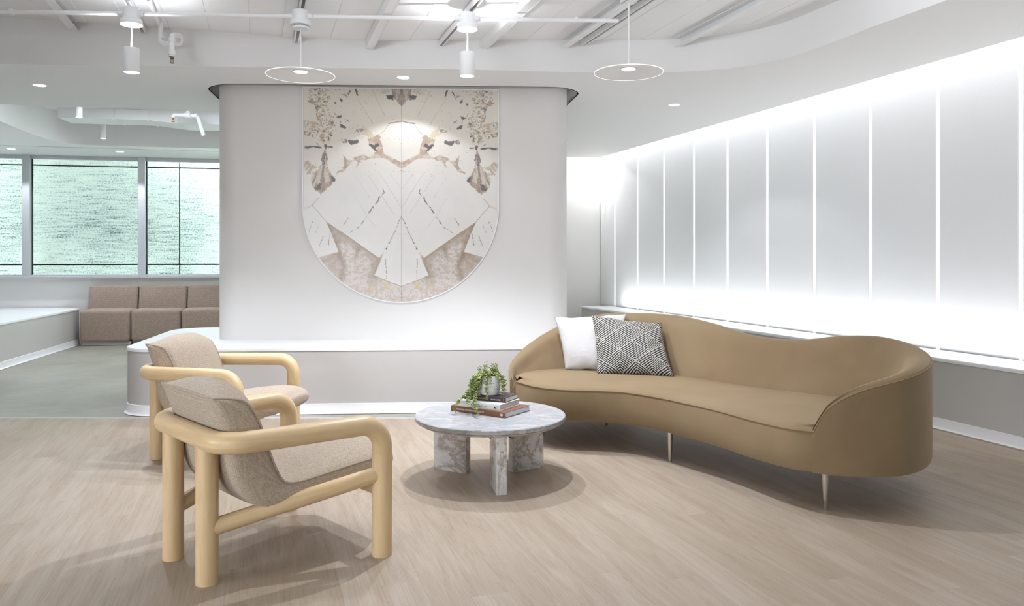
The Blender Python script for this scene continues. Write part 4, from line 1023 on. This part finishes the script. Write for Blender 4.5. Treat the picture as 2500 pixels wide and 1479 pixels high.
# ------------------------------------------------------------------ pendants
def canopy_box(t, z_can, top):
    lathed('junction_box', [(0, z_can+0.035), (0.054, z_can+0.035), (0.056, z_can+0.04), (0.056, top-0.006), (0.050, top), (0, top)], M_METALW, t, 24)
    lathed('canopy', [(0, z_can), (0.069, z_can), (0.071, z_can+0.002), (0.071, z_can+0.034), (0.068, z_can+0.036), (0, z_can+0.036)], M_METALW, t, 40)
    for s in (-1, 1):
        tube('conduit_fitting', [(s*0.05, 0, CZ), (s*0.066, 0, CZ), (s*0.0661, 0, CZ), (s*0.085, 0, CZ)], [0.022, 0.022, 0.018, 0.018], M_METALW, t, 16)
def cyl_pendant(X, label, e):
    Y = cY(X)
    t = thing('cylinder_pendant', label, 'pendant light', (X, Y, 0), 0, 'white cylinder pendants')
    canopy_box(t, 2.872, 2.99)
    tube('cord', [(0, 0, 2.872), (0.003, 0, 2.82), (0.001, 0, 2.76), (0, 0, 2.715)], 0.005, M_METALW, t, 8)
    lathed('shade', [(0.0, 2.722), (0.008, 2.722), (0.008, 2.714), (0.030, 2.714), (0.030, 2.7135), (0.0505, 2.7135), (0.0525, 2.711), (0.0525, 2.549), (0.051, 2.547), (0.048, 2.549), (0.048, 2.56), (0, 2.56)], M_METALW, t, 48)
    lathed('lens', [(0, 2.551), (0.047, 2.551), (0.047, 2.5565), (0, 2.5565)], M_LENS, t, 32)
    lathed('uplight_lens', [(0.012, 2.7142), (0.029, 2.7142), (0.029, 2.7155), (0.012, 2.7155)], M_LENS, t, 32)
    a = light('SPOT', 'pendant_lamp', (0, 0, 2.545), e, NEUT, None, spot_size=math.radians(105), spot_blend=0.5, shadow_soft_size=0.035); a.parent = t
    b = light('SPOT', 'pendant_uplamp', (0, 0, 2.724), e*0.12, NEUT, None, spot_size=math.radians(145), spot_blend=0.7, shadow_soft_size=0.02); b.rotation_euler = (PI, 0, 0); b.parent = t
    return t
cyl_pendant(-2.605, 'white cylinder pendant hanging beside the sprinkler elbow', 95)
cyl_pendant(-0.313, 'white cylinder pendant hanging in front of the stone panel', 115)
def disc_pendant(X, Y, zl, top, label, conduit, e=56):
    t = thing('disc_pendant', label, 'pendant light', (X, Y, 0), 0, 'white disc pendants')
    r = 0.231
    lathed('disc_shade', [(0.055, zl+0.004), (0.062, zl+0.002), (r-0.006, zl-0.0265), (r, zl-0.026), (r, zl-0.023), (r-0.006, zl-0.0225), (0.060, zl+0.008), (0.05, zl+0.016), (0.012, zl+0.02), (0.006, zl+0.03), (0, zl+0.03)], M_METALW, t, 96, (0, 0, 0), 50)
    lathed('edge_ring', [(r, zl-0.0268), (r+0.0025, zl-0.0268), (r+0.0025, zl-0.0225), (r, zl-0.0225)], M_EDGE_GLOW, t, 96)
    lathed('lens', [(0, zl), (0.046, zl), (0.050, zl+0.004), (0, zl+0.004)], M_LENS, t, 40)
    lathed('lens_ring', [(0.048, zl-0.002), (0.055, zl-0.002), (0.056, zl+0.005), (0.048, zl+0.005)], M_METALW, t, 40)
    if conduit:
        canopy_box(t, 2.885, 2.99)
        lathed('ceiling_rose', [(0, 2.862), (0.056, 2.862), (0.058, 2.866), (0.058, 2.872), (0.04, 2.885), (0, 2.885)], M_METALW, t, 40)
        tube('cord', [(0, 0, 2.862), (0, 0, 2.80)], 0.003, M_METALW, t, 8); tube('stem', [(0, 0, 2.81), (0, 0, zl+0.028)], 0.0062, M_METALW, t, 12)
    else:
        lathed('ceiling_rose', [(0, top-0.03), (0.056, top-0.03), (0.058, top-0.026), (0.058, top), (0, top)], M_METALW, t, 40)
        tube('stem', [(0, 0, top-0.03), (0, 0, zl+0.028)], 0.0062, M_METALW, t, 12)
    a = light('SPOT', 'disc_lamp', (0, 0, zl-0.004), e, NEUT, None, spot_size=math.radians(120), spot_blend=0.6, shadow_soft_size=0.045); a.parent = t
    return t
disc_pendant(-1.462, cY(-1.462), 2.566, 3.0, 'white disc pendant hanging from the conduit run over the armchairs', True)
disc_pendant(0.795, 5.25, 2.566, 3.05, 'white disc pendant on a plain stem over the sofa', False, 34)
# a second row of pendants nearer the camera, outside the frame
for X, Y, e in ((-1.0, 4.2, 20), (0.02, 4.45, 120), (0.3, 3.4, 12)):
    light('SPOT', 'pendant_lamp', (X, Y, 2.9), e, NEUT, None, spot_size=math.radians(110), spot_blend=0.5, shadow_soft_size=0.03)
# conduit run
cd = thing('conduit_run', 'white conduit pipe run across the ceiling linking the pendant boxes', 'conduit')
xs = [-5.5, -2.605-0.085, None, -2.605+0.085, -1.462-0.085, None, -1.462+0.085, -0.313-0.085, None, -0.313+0.085, 0.75]
seg = []
for v in xs+[None]:
    if v is None:
        tube('conduit', [(x, cY(x), CZ) for x in seg], 0.0145, M_METALW, cd, 12); seg = []
    else: seg.append(v)
for x in (-3.4, 0.45): box('pipe_clip', (x-0.012, cY(x)-0.02, CZ-0.018), (x+0.012, cY(x)+0.02, CZ+0.02), M_METALW, cd, 0.004, 1)

# ------------------------------------------------------------------ recessed downlights
def downlight(px, py, label, e, r=0.05):
    X, Y = unproj(px, py, SOF)
    t = thing('recessed_downlight', label, 'downlight', (X, Y, SOF), 0, 'recessed downlights')
    lathed('trim_ring', [(r, -0.0005), (r+0.008, -0.003), (r+0.012, -0.0005), (r+0.012, 0.001), (r, 0.001)], M_METALW, t, 36)
    lathed('lens', [(0, -0.0022), (r, -0.0022), (r, -0.0006), (0, -0.0006)], M_LENS, t, 36)
    if e:
        a = light('SPOT', 'downlight_lamp', (0, 0, -0.012), e, NEUT, None, spot_size=math.radians(118), spot_blend=0.25, shadow_soft_size=0.03); a.parent = t
downlight(97, 208, 'recessed downlight in the soffit above the grey concrete floor', 22)
downlight(985, 189, 'recessed downlight just above the stone panel', 15)
downlight(1646, 256, 'recessed downlight in the soffit near the lit wall panels', 16, 0.05)
downlight(27, 363, 'recessed downlight over the window beside the ledge bench', 46, 0.05)
downlight(292, 370, 'recessed downlight over the middle window above the banquette', 46, 0.05)

# ------------------------------------------------------------------ sprinklers
def sprinkler(label, path, radii, fittings, head, tip, s=1.0):
    t = thing('sprinkler', label, 'sprinkler', head)
    H_ = Vector(head)
    tube('pipe', fillet([Vector(p)-H_ for p in path], radii, 6), 0.020*s, M_METALW, t, 16)
    for a, b, r in fittings: tube('pipe_fitting', [Vector(a)-H_, Vector(b)-H_], r, M_METALW, t, 16)
    bm = bmesh.new(); lathe(bm, [(0, 0.0), (0.013*s, 0.0), (0.013*s, -0.012*s), (0.006*s, -0.014*s), (0.006*s, -0.02*s), (0, -0.02*s)], 12)
    for q in (-1, 1): bbox(bm, (q*0.009*s-0.0015, -0.002, -0.045*s), (q*0.009*s+0.0015, 0.002, -0.012*s))
    lathe(bm, [(0, -0.02*s), (0.003*s, -0.02*s), (0.003*s, -0.044*s), (0, -0.044*s)], 8); lathe(bm, [(0, -0.044*s), (0.018*s, -0.045*s), (0.018*s, -0.047*s), (0, -0.047*s)], 16)
    from_bm('sprinkler_head', bm, M_BRASS, t, 40)
yb = 6.02
q = lambda px, py, Y: ((px-CX)/FPX*Y, Y, CAMH-(py-CY)/FPX*Y)
h0 = q(420, 139, yb-0.17)
sprinkler('white sprinkler pipe with an elbow hanging under the ceiling between two pendants', [q(392, 40, yb), q(392, 106, yb), q(440, 107, yb), q(440, 86, yb-0.02), q(420, 86, yb-0.17), h0], [0.035, 0.03, 0.03, 0.03],
          [(q(392, 84, yb), q(392, 94, yb), 0.025), (q(400, 106, yb), q(406, 106, yb), 0.026), (q(420, 92, yb-0.17), q(420, 102, yb-0.17), 0.0245), (q(420, 124, yb-0.17), q(420, 133, yb-0.17), 0.026), (q(420, 133, yb-0.17), h0, 0.021)], h0, None)
yb = 9.3
h1 = q(422.5, 287, yb)
sprinkler('small white sprinkler pipe branching under the duct by the windows', [q(497, 330, yb+0.1), q(482, 283, yb), q(423, 280, yb), h1], [0.04, 0.03], [(q(452, 281.5, yb), q(466, 282, yb), 0.034), (q(476, 282, yb), q(482, 283, yb), 0.032)], h1, None, 1.15)
sp = [o for o in bpy.data.objects if o.name.startswith('sprinkler.')][0]
tube('pipe', [Vector(q(459, 281.5, yb))-Vector(h1), Vector((q(459, 281.5, yb)[0], yb, 3.12))-Vector(h1)], 0.022, M_METALW, sp, 14)
# ------------------------------------------------------------------ duct in the pocket and small pendants
du = thing('air_duct', 'white rectangular air duct above the window recess', 'duct', (0, 0, 0))
Yd = 9.35
a = q(141, 287, Yd); dirx = Vector((1, 0.17, 0)).normalized()
Md = Matrix.Translation((a[0], a[1], 0)) @ Matrix.Rotation(math.atan2(0.17, 1), 4, 'Z')
zb_ = a[2]
box('duct_section', (0, 0, zb_), (0.62, 0.42, zb_+0.13), M_METALW, du, 0.004, 1, Md); box('duct_flange', (0.62, -0.008, zb_-0.008), (0.64, 0.428, zb_+0.13), M_METALW, du, 0, 1, Md)
box('duct_section', (0.64, 0, zb_), (1.02, 0.42, zb_+0.13), M_METALW, du, 0.004, 1, Md); box('duct_flange', (1.02, -0.008, zb_-0.008), (1.04, 0.428, zb_+0.13), M_METALW, du, 0, 1, Md)
V = [(1.04, 0, zb_), (1.40, -0.05, zb_-0.04), (1.40, -0.05, zb_+0.13), (1.04, 0, zb_+0.13), (1.04, 0.42, zb_), (1.40, 0.47, zb_-0.04), (1.40, 0.47, zb_+0.13), (1.04, 0.42, zb_+0.13)]
o = mesh('duct_transition', V, [(0, 1, 2, 3), (5, 4, 7, 6), (4, 5, 1, 0), (3, 2, 6, 7), (4, 0, 3, 7), (1, 5, 6, 2)], M_METALW, du); o.data.transform(Md)
box('duct_section', (1.40, -0.05, zb_-0.04), (3.2, 0.47, zb_+0.2), M_METALW, du, 0.004, 1, Md)
def small_pendant(px, py, Y, r, h, label):
    x, y, z = q(px, py, Y)
    t = thing('small_pendant', label, 'pendant light', (x, y, z), 0, 'small cylinder pendants by the windows')
    lathed('shade', [(0.0, h), (r-0.002, h), (r, h-0.003), (r, 0.002), (r-0.003, 0), (r-0.004, 0.004), (0, 0.006)], M_METALW, t, 28)
    lathed('lens', [(0, -0.0005), (r-0.004, -0.0005), (r-0.004, 0.003), (0, 0.003)], M_LENS, t, 24)
    tube('cord', [(0, 0, h), (0, 0, zdeck(x-GX*y)-z)], 0.0035, M_METALW, t, 6)
    a = light('SPOT', 'pendant_lamp', (0, 0, -0.006), 26, NEUT, None, spot_size=math.radians(110), spot_blend=0.5, shadow_soft_size=0.03); a.parent = t
small_pendant(193, 286.5, 8.9, 0.036, 0.2, 'small white cylinder pendant in front of the air duct')
small_pendant(251.5, 338, 10.0, 0.034, 0.205, 'small white cylinder pendant hanging below the air duct')
# emissive bar imitating stray light in the corner beside the panelled wall
ln = box('light_line', (-0.012, -0.012, 2.14), (0.012, 0.012, 2.80), M_STRAY, None, 0.003, 1)
cxp = (1462-CX)/FPX
ln.location = (cxp*12.2, 12.2, 0); tag(ln, 'bright upright light line in the corner beside the white wall panels', 'light')
